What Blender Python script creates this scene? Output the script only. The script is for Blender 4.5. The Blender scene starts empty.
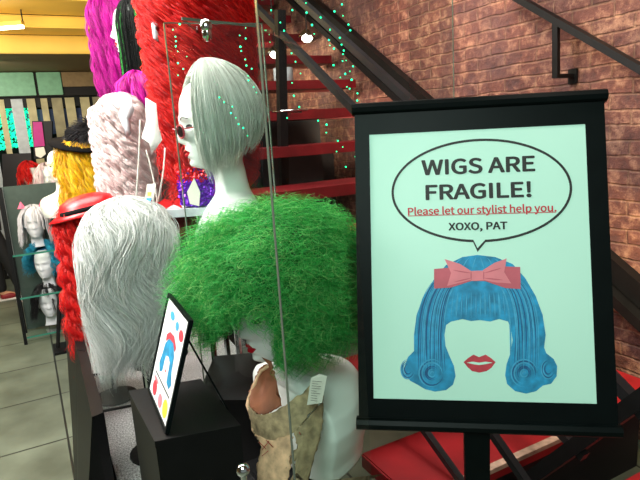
import bpy, bmesh, math, random
import numpy as np
from mathutils import Vector, Matrix
from mathutils.bvhtree import BVHTree
random.seed(4); RNG = np.random.default_rng(4)
SC = bpy.context.scene; COL = SC.collection
PI = math.pi

# ---------------------------------------------------------------- camera
F = 554.; PT = math.radians(11.3); YAW = math.radians(27.5); ROLL = math.radians(3.7)
CAM = np.array([0, 0, 1.55])
fw = np.array([math.sin(YAW)*math.cos(PT), math.cos(YAW)*math.cos(PT), -math.sin(PT)])
r0 = np.array([math.cos(YAW), -math.sin(YAW), 0]); u0 = np.cross(r0, fw)
rt = r0*math.cos(ROLL)-u0*math.sin(ROLL); up = u0*math.cos(ROLL)+r0*math.sin(ROLL)
def ray(x, y): return fw+rt*(x-320)/F+up*(240-y)/F
def P(x, y, d): return Vector(CAM+ray(x, y)*d)
def PL(x, y, ax, v):
    q = ray(x, y); return Vector(CAM+q*(v-CAM[ax])/q[ax])
cd = bpy.data.cameras.new('camera'); cam = bpy.data.objects.new('camera', cd); COL.objects.link(cam)
cd.sensor_width = 36; cd.lens = 36*F/640; cd.clip_start = .02
cam.matrix_world = Matrix(((rt[0], up[0], -fw[0], 0), (rt[1], up[1], -fw[1], 0), (rt[2], up[2], -fw[2], 1.55), (0, 0, 0, 1)))
SC.camera = cam

# ---------------------------------------------------------------- materials
def lin(c):
    return tuple(((v/255)/12.92 if v/255 <= .04045 else ((v/255+.055)/1.055)**2.4) for v in c)+(1,)
def base(name):
    m = bpy.data.materials.new(name); m.use_nodes = True
    nt = m.node_tree; b = nt.nodes['Principled BSDF']; return m, nt, b
def mat(name, c, rough=.5, metal=0, noise=.12, scale=20, spec=.5, bump=0, sheen=0):
    m, nt, b = base(name); c = lin(c)
    tc = nt.nodes.new('ShaderNodeTexCoord'); n = nt.nodes.new('ShaderNodeTexNoise'); n.inputs['Scale'].default_value = scale
    n.inputs['Detail'].default_value = 5
    nt.links.new(tc.outputs['Object'], n.inputs['Vector'])
    r = nt.nodes.new('ShaderNodeValToRGB'); nt.links.new(n.outputs['Fac'], r.inputs['Fac'])
    r.color_ramp.elements[0].position = .3; r.color_ramp.elements[1].position = .7
    r.color_ramp.elements[0].color = tuple(v*(1-noise) for v in c[:3])+(1,)
    r.color_ramp.elements[1].color = tuple(min(1, v*(1+noise)) for v in c[:3])+(1,)
    nt.links.new(r.outputs['Color'], b.inputs['Base Color'])
    b.inputs['Roughness'].default_value = rough; b.inputs['Metallic'].default_value = metal
    b.inputs['Specular IOR Level'].default_value = spec
    b.inputs['Sheen Weight'].default_value = sheen
    if bump:
        bp = nt.nodes.new('ShaderNodeBump'); bp.inputs['Strength'].default_value = bump; bp.inputs['Distance'].default_value = .01
        nt.links.new(n.outputs['Fac'], bp.inputs['Height']); nt.links.new(bp.outputs['Normal'], b.inputs['Normal'])
    return m
def emis(name, c, s):
    m, nt, b = base(name); b.inputs['Base Color'].default_value = lin(c)
    b.inputs['Emission Color'].default_value = lin(c); b.inputs['Emission Strength'].default_value = s; return m
def hairmat(name, stops, rough=.42, trans=.0, spec=.4):
    """colour of every strand comes from its own random value"""
    m, nt, b = base(name)
    a = nt.nodes.new('ShaderNodeAttribute'); a.attribute_name = 'strand'
    r = nt.nodes.new('ShaderNodeValToRGB'); nt.links.new(a.outputs['Fac'], r.inputs['Fac'])
    el = r.color_ramp.elements
    while len(el) < len(stops): el.new(.5)
    for e, (p, c) in zip(el, stops): e.position = p; e.color = lin(c)
    nt.links.new(r.outputs['Color'], b.inputs['Base Color'])
    b.inputs['Roughness'].default_value = rough; b.inputs['Specular IOR Level'].default_value = spec
    if trans:
        t = nt.nodes.new('ShaderNodeBsdfTranslucent'); nt.links.new(r.outputs['Color'], t.inputs['Color'])
        mx = nt.nodes.new('ShaderNodeMixShader'); mx.inputs[0].default_value = trans
        nt.links.new(b.outputs[0], mx.inputs[1]); nt.links.new(t.outputs[0], mx.inputs[2])
        nt.links.new(mx.outputs[0], nt.nodes['Material Output'].inputs['Surface'])
    return m
def glassmat(name, tint=(246, 251, 249), gl=1.):
    m = bpy.data.materials.new(name); m.use_nodes = True; nt = m.node_tree
    nt.nodes.remove(nt.nodes['Principled BSDF'])
    t = nt.nodes.new('ShaderNodeBsdfTransparent'); t.inputs[0].default_value = lin(tint)
    g = nt.nodes.new('ShaderNodeBsdfGlossy'); g.inputs['Roughness'].default_value = .02; g.inputs[0].default_value = (gl, gl, gl, 1)
    f = nt.nodes.new('ShaderNodeFresnel'); f.inputs[0].default_value = 1.45
    mx = nt.nodes.new('ShaderNodeMixShader')
    ge = nt.nodes.new('ShaderNodeNewGeometry'); iv = nt.nodes.new('ShaderNodeMath'); iv.operation = 'SUBTRACT'; iv.inputs[0].default_value = 1
    mu = nt.nodes.new('ShaderNodeMath'); mu.operation = 'MULTIPLY'; nt.links.new(ge.outputs['Backfacing'], iv.inputs[1]); nt.links.new(iv.outputs[0], mu.inputs[0]); nt.links.new(f.outputs[0], mu.inputs[1])
    nt.links.new(mu.outputs[0], mx.inputs[0]); nt.links.new(t.outputs[0], mx.inputs[1]); nt.links.new(g.outputs[0], mx.inputs[2])
    nt.links.new(mx.outputs[0], nt.nodes['Material Output'].inputs['Surface'])
    return m
M = dict(
    black=mat('black_lacquer', (8, 8, 9), .45, noise=.3, spec=.2), satin=mat('satin_black_frame', (8, 14, 14), .4, noise=.15, spec=.08),
    iron=mat('blackened_steel', (30, 30, 32), .42, noise=.25, scale=9, spec=.35), irond=mat('dark_steel', (16, 16, 17), .5, noise=.2, spec=.25),
    white=mat('mannequin_white', (232, 236, 230), .35, noise=.02), wmatte=mat('foam_white', (225, 226, 230), .8, noise=.03),
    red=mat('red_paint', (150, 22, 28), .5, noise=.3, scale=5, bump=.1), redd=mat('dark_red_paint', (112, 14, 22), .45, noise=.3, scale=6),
    worn=mat('worn_beige_nosing', (180, 150, 130), .7, noise=.35, scale=30),
    chrome=mat('chrome', (215, 218, 220), .12, metal=1, noise=.03),
    lips=mat('glossy_red_lips', (165, 12, 26), .2, noise=.1), eye=mat('dark_eye_paint', (28, 22, 22), .4), brow=mat('brow_paint', (60, 45, 45), .6),
    burlap=mat('tan_leather', (208, 172, 134), .75, noise=.4, scale=35, bump=.6), lining=mat('brown_lining', (140, 84, 56), .7, noise=.25, scale=18),
    burlap2=mat('grey_tan_patch', (160, 140, 106), .8, noise=.4, scale=50, bump=.5),
    stitch=mat('red_stitch', (170, 40, 36), .7), paper=mat('tag_paper', (218, 212, 200), .7, noise=.03), ink=mat('black_ink', (28, 28, 26), .6, noise=.05),
    poster=mat('poster_paper', (196, 240, 222), .6, noise=.02, scale=3), redink=mat('red_ink', (196, 40, 52), .6, noise=.05),  # poster paper colour carries the mint tint of the green light
    hblue=mat('print_blue', (26, 140, 186), .6, noise=.35, scale=45), hblue2=mat('print_light_blue', (62, 160, 202), .6, noise=.15, scale=60),
    hblue3=mat('print_deep_blue', (10, 84, 134), .6, noise=.15, scale=60), pink=mat('print_pink', (226, 128, 138), .6, noise=.08), pink2=mat('print_deep_pink', (196, 92, 106), .6, noise=.08),
    lipink=mat('print_red_lips', (196, 56, 70), .6, noise=.15, scale=80), pale=mat('print_pale', (238, 240, 240), .6, noise=.03), yel=mat('print_yellow', (226, 206, 60), .6), 
    glitter=mat('silver_glitter', (215, 216, 208), .4, metal=.1, noise=.8, scale=160, bump=1.), soff=mat('ochre_paint', (240, 196, 84), .5, noise=.12, scale=2),
    under=mat('brown_plaster', (128, 108, 72), .7, noise=.1, scale=2), mint=mat('mint_panel', (130, 186, 150), .5, noise=.1), tan=mat('tan_panel', (148, 122, 84), .6, noise=.15),
    slat=mat('pale_wood_slat', (160, 150, 116), .6, noise=.25, scale=8), slat2=mat('cream_wood_slat', (196, 184, 140), .6, noise=.2, scale=8), slat3=mat('brown_wood_slat', (120, 100, 74), .6, noise=.2, scale=8),
    navy=mat('navy_cloth', (34, 44, 74), .8), trousers=mat('black_trousers', (14, 14, 18), .8), skin=mat('skin', (206, 150, 116), .55, noise=.05),
    sneaker=mat('red_sneaker', (140, 34, 40), .6), sole=mat('white_sole', (220, 214, 210), .6),
    bluep=mat('slate_blue_panel', (60, 76, 120), .6), cord=mat('pale_ribbon', (205, 200, 190), .4, noise=.08), magenta=mat('magenta_card', (160, 16, 110), .6),
    cat=mat('pink_felt', (240, 110, 140), .8), lens=mat('dark_lens', (30, 14, 18), .08), shade=mat('red_frame', (150, 34, 46), .3),
    redfelt=mat('red_satin', (214, 20, 26), .35, noise=.2), blackfelt=mat('black_felt', (9, 8, 9), .9, spec=.1),
    dark=mat('dark_wall_paint', (24, 20, 22), .7, noise=.2, scale=4), fab=mat('pale_grey_plastic', (190, 196, 200), .5),
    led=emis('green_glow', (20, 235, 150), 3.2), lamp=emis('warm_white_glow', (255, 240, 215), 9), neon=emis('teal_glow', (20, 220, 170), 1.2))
GL = glassmat('clear_glass'); GLE = mat('glass_edge_green', (92, 100, 88), .15, noise=.1)

def brickmat():
    m, nt, b = base('old_brick'); N = nt.nodes.new; L = nt.links.new
    tc = N('ShaderNodeTexCoord'); sp = N('ShaderNodeSeparateXYZ'); cb = N('ShaderNodeCombineXYZ'); L(tc.outputs['Object'], sp.inputs[0])
    L(sp.outputs['Y'], cb.inputs['X']); L(sp.outputs['Z'], cb.inputs['Y'])
    nz = N('ShaderNodeTexNoise'); nz.inputs['Scale'].default_value = 7; nz.inputs['Detail'].default_value = 4; L(tc.outputs['Object'], nz.inputs['Vector'])
    mp = N('ShaderNodeVectorMath'); mp.operation = 'MULTIPLY_ADD'; L(nz.outputs['Color'], mp.inputs[0]); mp.inputs[1].default_value = (.035, .03, 0); L(cb.outputs[0], mp.inputs[2])
    br = N('ShaderNodeTexBrick'); L(mp.outputs[0], br.inputs['Vector'])
    br.inputs['Scale'].default_value = 1; br.inputs['Brick Width'].default_value = .21; br.inputs['Row Height'].default_value = .068
    br.inputs['Mortar Size'].default_value = .008; br.inputs['Mortar Smooth'].default_value = .8; br.inputs['Bias'].default_value = -.1
    br.inputs['Color1'].default_value = lin((126, 76, 64)); br.inputs['Color2'].default_value = lin((82, 52, 52)); br.inputs['Mortar'].default_value = lin((156, 122, 98))
    n2 = N('ShaderNodeTexNoise'); n2.inputs['Scale'].default_value = 16; n2.inputs['Detail'].default_value = 9; n2.inputs['Roughness'].default_value = .7; L(tc.outputs['Object'], n2.inputs['Vector'])
    rp = N('ShaderNodeValToRGB'); L(n2.outputs['Fac'], rp.inputs['Fac']); e = rp.color_ramp.elements
    e[0].position = .3; e[0].color = lin((48, 32, 36)); e[1].position = .70; e[1].color = lin((222, 168, 134)); x = e.new(.5); x.color = lin((118, 70, 58))
    mx = N('ShaderNodeMix'); mx.data_type = 'RGBA'; mx.inputs[0].default_value = .62; L(br.outputs['Color'], mx.inputs[6]); L(rp.outputs['Color'], mx.inputs[7])
    n3 = N('ShaderNodeTexNoise'); n3.inputs['Scale'].default_value = 3.2; n3.inputs['Detail'].default_value = 3; L(tc.outputs['Object'], n3.inputs['Vector'])
    r3 = N('ShaderNodeValToRGB'); L(n3.outputs['Fac'], r3.inputs['Fac']); r3.color_ramp.elements[0].position = .45; r3.color_ramp.elements[1].position = .7
    r3.color_ramp.elements[0].color = (0, 0, 0, 1); r3.color_ramp.elements[1].color = (.55, .55, .55, 1)
    m2 = N('ShaderNodeMix'); m2.data_type = 'RGBA'; L(r3.outputs['Color'], m2.inputs[0]); L(mx.outputs[2], m2.inputs[6]); m2.inputs[7].default_value = lin((74, 56, 60))
    L(m2.outputs[2], b.inputs['Base Color']); b.inputs['Roughness'].default_value = .62
    bp = N('ShaderNodeBump'); bp.inputs['Strength'].default_value = .9; bp.inputs['Distance'].default_value = .02
    q_ = N('ShaderNodeMath'); q_.operation = 'MULTIPLY'; q_.inputs[1].default_value = .35; L(br.outputs['Fac'], q_.inputs[0]); s = N('ShaderNodeMath'); s.operation = 'SUBTRACT'; L(n2.outputs['Fac'], s.inputs[0]); L(q_.outputs[0], s.inputs[1]); L(s.outputs[0], bp.inputs['Height']); L(bp.outputs['Normal'], b.inputs['Normal'])
    return m
def floormat():
    m, nt, b = base('worn_concrete_tiles'); N = nt.nodes.new; L = nt.links.new
    tc = N('ShaderNodeTexCoord'); br = N('ShaderNodeTexBrick'); L(tc.outputs['Object'], br.inputs['Vector']); br.offset = 0
    br.inputs['Scale'].default_value = 1; br.inputs['Brick Width'].default_value = 1.1; br.inputs['Row Height'].default_value = .62; br.inputs['Mortar Size'].default_value = .006
    br.inputs['Color1'].default_value = lin((134, 142, 122)); br.inputs['Color2'].default_value = lin((120, 128, 110)); br.inputs['Mortar'].default_value = lin((40, 42, 38))
    n = N('ShaderNodeTexNoise'); n.inputs['Scale'].default_value = 3; n.inputs['Detail'].default_value = 8; L(tc.outputs['Object'], n.inputs['Vector'])
    rp = N('ShaderNodeValToRGB'); L(n.outputs['Fac'], rp.inputs['Fac']); rp.color_ramp.elements[0].position = .3; rp.color_ramp.elements[0].color = (.45, .45, .43, 1); rp.color_ramp.elements[1].position = .7
    mx = N('ShaderNodeMix'); mx.data_type = 'RGBA'; mx.blend_type = 'MULTIPLY'; mx.inputs[0].default_value = 1; L(br.outputs['Color'], mx.inputs[6]); L(rp.outputs['Color'], mx.inputs[7])
    L(mx.outputs[2], b.inputs['Base Color']); b.inputs['Roughness'].default_value = .4; return m

# ---------------------------------------------------------------- helpers
def link(o, parent=None):
    COL.objects.link(o)
    if parent: o.parent = parent
    return o
def tag(o, label, cat, group=None, kind=None):
    o['label'] = label; o['category'] = cat
    if group: o['group'] = group
    if kind: o['kind'] = kind
    return o
def empty(name, loc, label, cat, group=None, rz=0):
    o = bpy.data.objects.new(name, None); o.location = loc; o.rotation_euler = (0, 0, rz); o.empty_display_size = .05
    link(o); return tag(o, label, cat, group)
def obj(name, bm, m, parent=None, smooth=False, kind=None):
    """links a bmesh as one object; the vertices are in world space when the parent is an unrotated Empty"""
    me = bpy.data.meshes.new(name)
    bmesh.ops.recalc_face_normals(bm, faces=bm.faces[:])
    bm.to_mesh(me); bm.free(); me.materials.append(m)
    if smooth: me.polygons.foreach_set('use_smooth', [True]*len(me.polygons))
    o = bpy.data.objects.new(name, me); link(o, parent)
    if parent and parent.type == 'EMPTY' and parent.get('_world'):
        me.transform(Matrix.Translation(-Vector(parent.location)))
    if kind: o['kind'] = kind
    return o
def W(name, loc, label, cat, group=None):
    e = empty(name, loc, label, cat, group); e['_world'] = 1; return e
def sub(name, bm, m, part, root, smooth=False):
    """sub-part: child of a part whose mesh is expressed in root's space"""
    me = bpy.data.meshes.new(name); bmesh.ops.recalc_face_normals(bm, faces=bm.faces[:])
    bm.to_mesh(me); bm.free(); me.materials.append(m)
    if smooth: me.polygons.foreach_set('use_smooth', [True]*len(me.polygons))
    if root is not None and root.get('_world'): me.transform(Matrix.Translation(-Vector(root.location)))
    return link(bpy.data.objects.new(name, me), part)
def box(bm, a, b, bev=0):
    a, b = Vector(a), Vector(b); c = (a+b)/2; s = b-a
    r = bmesh.ops.create_cube(bm, size=1, matrix=Matrix.Translation(c) @ Matrix.Diagonal((abs(s.x), abs(s.y), abs(s.z), 1)))
    if bev:
        vs = set(r['verts']); es = [e for e in bm.edges if e.verts[0] in vs and e.verts[1] in vs]
        bmesh.ops.bevel(bm, geom=es, offset=bev, segments=2, affect='EDGES')
    return bm
def NB(): return bmesh.new()
def bar(bm, a, b, w, h, upv=(0, 0, 1)):
    a, b = Vector(a), Vector(b); x = (b-a); L = x.length; x.normalize(); y = Vector(upv).cross(x).normalized(); z = x.cross(y)
    m = Matrix(((x.x, y.x, z.x, 0), (x.y, y.y, z.y, 0), (x.z, y.z, z.z, 0), (0, 0, 0, 1)))
    bmesh.ops.create_cube(bm, size=1, matrix=Matrix.Translation((a+b)/2) @ m @ Matrix.Diagonal((L, w, h, 1))); return bm
def tube(bm, pts, r, n=8):
    pts = [Vector(p) for p in pts]; rings = []
    for i, p in enumerate(pts):
        t = (pts[min(i+1, len(pts)-1)]-pts[max(i-1, 0)]).normalized()
        ref = Vector((0, 0, 1)) if abs(t.z) < .9 else Vector((1, 0, 0)); a = t.cross(ref).normalized(); b = t.cross(a)
        rr = r[i] if isinstance(r, (list, tuple)) else r
        rings.append([bm.verts.new(p+(a*math.cos(2*PI*k/n)+b*math.sin(2*PI*k/n))*rr) for k in range(n)])
    for A, B in zip(rings, rings[1:]):
        for k in range(n): bm.faces.new((A[k], A[(k+1) % n], B[(k+1) % n], B[k]))
    bm.faces.new(rings[0]); bm.faces.new(rings[-1]); return bm
def lathe(bm, prof, c, n=20, ax=None):
    """prof: (radius, height) pairs around the vertical through c"""
    c = Vector(c); R = Matrix.Identity(3) if ax is None else Vector((0, 0, 1)).rotation_difference(Vector(ax)).to_matrix()
    rings = [[bm.verts.new(c+R @ Vector((r*math.cos(2*PI*k/n), r*math.sin(2*PI*k/n), z))) for k in range(n)] for r, z in prof]
    for A, B in zip(rings, rings[1:]):
        for k in range(n): bm.faces.new((A[k], A[(k+1) % n], B[(k+1) % n], B[k]))
    bm.faces.new(rings[0]); bm.faces.new(rings[-1]); return bm
def slab(bm, corners, th, axis):
    """closed slab: polygon corners pushed by th along axis"""
    axis = Vector(axis).normalized()*th; A = [bm.verts.new(Vector(c)) for c in corners]; B = [bm.verts.new(Vector(c)+axis) for c in corners]
    bm.faces.new(A); bm.faces.new(B); n = len(A)
    for i in range(n): bm.faces.new((A[i], A[(i+1) % n], B[(i+1) % n], B[i]))
    return bm
def struct(name, bm, m):
    o = obj(name, bm, m); o['kind'] = 'structure'; return o

# ---------------------------------------------------------------- hair
def strand_mesh(name, Pn, rad, m, parent, shade=None, sides=3):
    """Pn (N,K,3) strand points, written as N tapered tubes in one mesh"""
    N, K, _ = Pn.shape
    T = np.gradient(Pn, axis=1); T /= np.linalg.norm(T, axis=2, keepdims=True)+1e-9
    ref = RNG.normal(size=(N, 1, 3)); a = np.cross(T, ref); a /= np.linalg.norm(a, axis=2, keepdims=True)+1e-9; b = np.cross(T, a)
    tp = np.interp(np.linspace(0, 1, K), [0, .08, .75, 1], [.8, 1, .9, .25])[None, :, None]
    rd = (rad*(RNG.uniform(.7, 1.3, (N, 1, 1))))*tp
    ang = np.arange(sides)*2*PI/sides
    V = Pn[:, :, None, :]+rd[..., None]*(a[:, :, None, :]*np.cos(ang)[None, None, :, None]+b[:, :, None, :]*np.sin(ang)[None, None, :, None])
    V = V.reshape(-1, 3)
    idx = np.arange(N*K*sides).reshape(N, K, sides)
    A = idx[:, :-1, :]; B = idx[:, 1:, :]
    fq = np.stack([A, np.roll(A, -1, 2), np.roll(B, -1, 2), B], -1).reshape(-1, 4)
    me = bpy.data.meshes.new(name); me.vertices.add(len(V)); me.vertices.foreach_set('co', V.astype(np.float32).ravel())
    me.loops.add(fq.size); me.loops.foreach_set('vertex_index', fq.astype(np.int32).ravel())
    me.polygons.add(len(fq)); me.polygons.foreach_set('loop_start', np.arange(0, fq.size, 4, dtype=np.int32))
    me.update(calc_edges=True)
    me.polygons.foreach_set('use_smooth', np.ones(len(fq), bool))
    at = me.attributes.new('strand', 'FLOAT', 'POINT')
    if shade is None: shade = RNG.random(N)
    at.data.foreach_set('value', np.repeat(shade, K*sides).astype(np.float32))
    me.materials.append(m); o = bpy.data.objects.new(name, me); link(o, parent); return o

def drape(E=(.1, .08, .12), face=.75, nl=150, per=14, L=.4, Lv=.1, Lf=0, vol=.1, flare=.2, curl=.012, turns=9, jit=.006, K=36,
          tuck=0, drift=(0, 0, 0), bangs=0, a0=(.05, 1.25), wave=0, stripe=None, frizz=.0008, hd=1.0, wf=26):
    th = RNG.uniform(-1, 1, nl); nb = int(nl*bangs)
    theta = np.sign(th)*(face+np.abs(th)*(PI-face)); L_ = L*(1+RNG.uniform(-Lv, Lv, nl))+Lf*np.cos(theta)
    if nb: theta[:nb] = RNG.uniform(-face, face, nb); L_[:nb] = E[2]*.95*(1+RNG.uniform(-.12, .12, nb))
    al0 = RNG.uniform(a0[0], a0[1], nl); ph = RNG.uniform(0, 2*PI, nl); hand = RNG.choice([-1, 1], nl, p=[1-hd, hd]); sh = RNG.random(nl)
    if stripe: sh = np.where(RNG.random(nl) < stripe, .95, sh*.7)
    rep = lambda x: np.repeat(x, per)[:, None]
    theta, L_, al0, ph, hand = map(rep, (theta, L_, al0, ph, hand)); n = nl*per
    theta = theta+RNG.normal(0, .03, (n, 1)); L_ = L_*RNG.uniform(.88, 1.04, (n, 1))
    s = np.linspace(0, 1, K)[None]; l = s*L_
    A, B, Cc = [e*(1+vol*RNG.uniform(.3, 1, (n, 1))) for e in E]
    R = (A+B+Cc)/3; ae = PI/2+.12
    al = np.minimum(al0+l/R, ae); drop = np.maximum(0, l-(ae-al0)*R)
    hs = 1+flare*drop/L-tuck*np.clip((s-.72)/.28, 0, 1)**2
    x = A*np.sin(al)*np.cos(theta)*hs; y = B*np.sin(al)*np.sin(theta)*hs; z = Cc*np.cos(al)-drop
    Q = np.stack([x, y, z], -1)
    rd = np.stack([np.cos(theta)*np.ones_like(s), np.sin(theta)*np.ones_like(s), .2*np.ones_like(l)], -1)
    tg = np.stack([-np.sin(theta)*np.ones_like(s), np.cos(theta)*np.ones_like(s), np.zeros_like(l)], -1)
    om = turns*2*PI; rp = np.clip(l/.08, 0, 1)
    c_, s_ = np.cos(om*l+ph), np.sin(om*l+ph)
    Q = Q+(curl*rp*c_)[..., None]*rd+(curl*rp*s_*hand)[..., None]*tg
    if wave: Q = Q+(wave*rp*np.sin(l*wf+theta*2.2))[..., None]*tg
    j = RNG.normal(0, 1, (n, 1, 3)); Q = Q+j*jit*(.35+.65*s[..., None])*(.4+.6*rp[..., None])
    for k in range(3):
        Q[..., k] += frizz*np.sin(l*RNG.uniform(80, 190, (n, 1))+RNG.uniform(0, 6, (n, 1)))
        Q[..., k] += drift[k]*(drop/L)**1.5
    return Q, np.clip(np.repeat(sh, per)*.75+RNG.random(n)*.25, 0, 1) if not stripe else np.repeat(sh, per)
def place(Q, c, rz, tilt=0, roll=0):
    R = np.array((Matrix.Rotation(rz, 3, 'Z') @ Matrix.Rotation(tilt, 3, 'Y') @ Matrix.Rotation(roll, 3, 'X')))
    return Q @ R.T+np.array(c)
def cap(c, E, rz, m, parent, k=.98, cut=-.25, back=-.006, xc=.35):
    """the wig's net cap: upper part of an ellipsoid around the scalp, open towards the face"""
    bm = NB(); bmesh.ops.create_uvsphere(bm, u_segments=28, v_segments=18, radius=1)
    dl = [v for v in bm.verts if v.co.z < cut or (v.co.x > xc and v.co.z < (.55 if xc > .2 else .86))]
    bmesh.ops.delete(bm, geom=dl, context='VERTS')
    for v in bm.verts: v.co = Vector((v.co.x*E[0]*k+back, v.co.y*E[1]*k, v.co.z*E[2]*k))
    bmesh.ops.solidify(bm, geom=bm.faces[:], thickness=.002)
    bm.transform(Matrix.Translation(c) @ Matrix.Rotation(rz, 4, 'Z')); return obj('wig_cap', bm, m, parent, True)
def wig(name, c, rz, m, label, group=None, capm=None, rad=.0013, tilt=0, E=(.1, .08, .12), clip=None, **kw):
    r = W(name, c, label, 'wig', group)
    Q, sh = drape(E=E, **kw); Q = place(Q, (0, 0, 0), rz, tilt)
    if clip is not None: Q = clip(Q+np.array(c))-np.array(c)
    strand_mesh('hair', Q, rad, m, r, sh)
    if capm: cap(Vector(c), (E[0]*1.03, E[1]*1.03, E[2]*1.03), rz, capm, r, xc=.35 if kw.get('face', .75) < .8 else .02)
    return r

# ---------------------------------------------------------------- mannequin
RG = [(.1205, .0, .004, .004, .004), (.119, 0, .022, .026, .02), (.112, 0, .045, .05, .04), (.098, 0, .064, .073, .056), (.07, 0, .080, .094, .070), (.03, 0, .086, .104, .075), (0, 0, .084, .104, .075),
      (-.03, 0, .083, .098, .070), (-.06, 0, .082, .082, .061), (-.085, 0, .078, .070, .050), (-.102, 0, .070, .066, .041), (-.113, 0, .052, .066, .040), (-.119, 0, .030, .067, .041), (-.135, 0, .020, .069, .044),
      (-.17, 0, .018, .071, .046), (-.20, 0, .022, .074, .054), (-.218, 0, .034, .080, .075), (-.232, 0, .048, .086, .115), (-.25, 0, .064, .092, .160), (-.275, 0, .080, .098, .183), (-.32, 0, .098, .10, .188), (-.37, 0, .108, .098, .172), (-.42, 0, .102, .092, .150), (-.47, 0, .09, .088, .138)]
def head_mesh(full=True, zmin=-.47, nr=150, na=84, nk=.015, bk=1):
    A = np.array(RG); t = np.cumsum(np.r_[0, np.hypot(np.diff(A[:, 0]), np.diff(A[:, 2])*.8+np.diff(A[:, 4])*.5)]); tt = np.linspace(0, t[-1], nr)
    R = np.stack([np.interp(tt, t, A[:, k]) for k in range(5)], 1)
    for _ in range(2):
        S = R.copy(); S[1:-1] = (R[:-2]+2*R[1:-1]+R[2:])/4; R = S
    bm = NB(); rings = []
    for z, xc, rf, rb, ry in R:
        if z < zmin: break
        zt = z+nk*min(1, max(0, (-.12-z)/.10))
        ring = []
        for k in range(na):
            a = 2*PI*k/na; ca, sa = math.cos(a), math.sin(a)
            x = xc+(rf if ca > 0 else rb)*ca; y = ry*sa
            if ca > 0 and z > -.125:
                g = lambda y0, z0, sy, sz: math.exp(-((y-y0)/sy)**2-((z-z0)/sz)**2)
                w = min(1, ca*2)
                tn = (z+.036)/.05; nose = 0
                if z > -.05: nose = (.022*max(0, 1-max(0, z+.03)/.055) if z > -.03 else .022*max(0, 1-((-.03-z)/.016)**2))*math.exp(-(y/(.0085+.003*(z < -.02)))**2)
                d = nose-.011*(g(.031, .002, .018, .012)+g(-.031, .002, .018, .012))+.005*(g(.03, .024, .03, .007)+g(-.03, .024, .03, .007))
                d += .009*g(0, -.0615, .017, .0055)+.0095*g(0, -.0745, .015, .006)-.004*g(0, -.068, .02, .0025)+.009*g(0, -.103, .018, .013)-.004*g(0, -.088, .02, .006)
                d += .004*(g(.042, -.025, .016, .014)+g(-.042, -.025, .016, .014))-.003*(g(.042, -.06, .014, .016)+g(-.042, -.06, .014, .016))
                x += d*w
            if z < -.2 and ca > 0 and bk > 1: x *= 1-.55*min(1, (-.2-z)/.04)
            if z < -.2 and ca < 0: x *= 1+(bk-1)*min(1, (-.2-z)/.05)
            ring.append(bm.verts.new((x, y, zt)))
        rings.append(ring)
    for A_, B_ in zip(rings, rings[1:]):
        for k in range(na): bm.faces.new((A_[k], A_[(k+1) % na], B_[(k+1) % na], B_[k]))
    bm.faces.new(rings[0]); bm.faces.new(rings[-1])
    for s in (-1, 1):   # ears
        pts = [Vector((-.006+.016*math.cos(q)-.004, s*(.0735+.004*math.sin(q/2)), -.012+.028*math.sin(q))) for q in np.linspace(0, 2*PI, 14)]
        tube(bm, pts, .005, 6)
    bmesh.ops.recalc_face_normals(bm, faces=bm.faces[:]); return bm
HB = head_mesh(); BVH = BVHTree.FromBMesh(HB)
def patch(poly, off=.0007, sub_=1, th=.0008):
    """painted detail laid on the face: (y,z) outline dropped onto the face surface"""
    bm = NB(); ys = [p[0] for p in poly]; zs = [p[1] for p in poly]; n = 22
    def inside(y, z):
        c = False; j = len(poly)-1
        for i in range(len(poly)):
            if (poly[i][1] > z) != (poly[j][1] > z) and y < (poly[j][0]-poly[i][0])*(z-poly[i][1])/(poly[j][1]-poly[i][1])+poly[i][0]: c = not c
            j = i
        return c
    gy = np.linspace(min(ys), max(ys), n+1); gz = np.linspace(min(zs), max(zs), n+1); vv = {}
    def V(i, j):
        if (i, j) not in vv:
            h = BVH.ray_cast(Vector((.3, gy[i], gz[j])), Vector((-1, 0, 0)))[0]
            vv[i, j] = bm.verts.new((h.x+off, gy[i], gz[j]))
        return vv[i, j]
    for i in range(n):
        for j in range(n):
            if inside((gy[i]+gy[i+1])/2, (gz[j]+gz[j+1])/2): bm.faces.new((V(i, j), V(i+1, j), V(i+1, j+1), V(i, j+1)))
    return bm
LIPS = [(-.021, -.0665), (-.012, -.0585), (-.004, -.0555), (0, -.0575), (.004, -.0555), (.012, -.0585), (.021, -.0665), (.012, -.077), (.004, -.0815), (-.004, -.0815), (-.012, -.077)]
def almond(s, c=.031, w=.013, h=.0055, z=.001): return [(s*c+w*math.cos(q), z+h*math.sin(q)*(1 if abs(math.cos(q)) < .9 else .7)) for q in np.linspace(0, 2*PI, 16, endpoint=False)]
def browp(s, z=.021): return [(s*.014, z), (s*.03, z+.0065), (s*.046, z+.001), (s*.046, z-.001), (s*.03, z+.0035), (s*.014, z-.003)]
def mannequin(c, rz, label, zmin=-.47, m='white', tilt=0, group=None, name='mannequin_bust', paint=True, lipm='lips', scale=1, roll=0, nk=.015, bk=1):
    r = empty(name, c, label, 'mannequin', group, 0)
    X = Matrix.Rotation(rz, 4, 'Z') @ Matrix.Rotation(tilt, 4, 'Y') @ Matrix.Rotation(roll, 4, 'X') @ Matrix.Scale(scale, 4)
    bm = head_mesh(zmin=zmin, nr=150 if paint else 90, na=84 if paint else 40, nk=nk, bk=bk); bm.transform(X); body = obj('head_and_bust' if zmin < -.2 else 'head', bm, M[m], r, True)
    if paint:
        for nm, pl, mm in (('lips', LIPS, lipm), ('eye', almond(1), 'eye'), ('eye', almond(-1), 'eye'), ('eyebrow', browp(1), 'brow'), ('eyebrow', browp(-1), 'brow')):
            b = patch(pl); b.transform(X); sub(nm, b, M[mm], body, None, True)
    return r
LEFT = PI-YAW    # heading of someone who looks towards the picture's left

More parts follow.
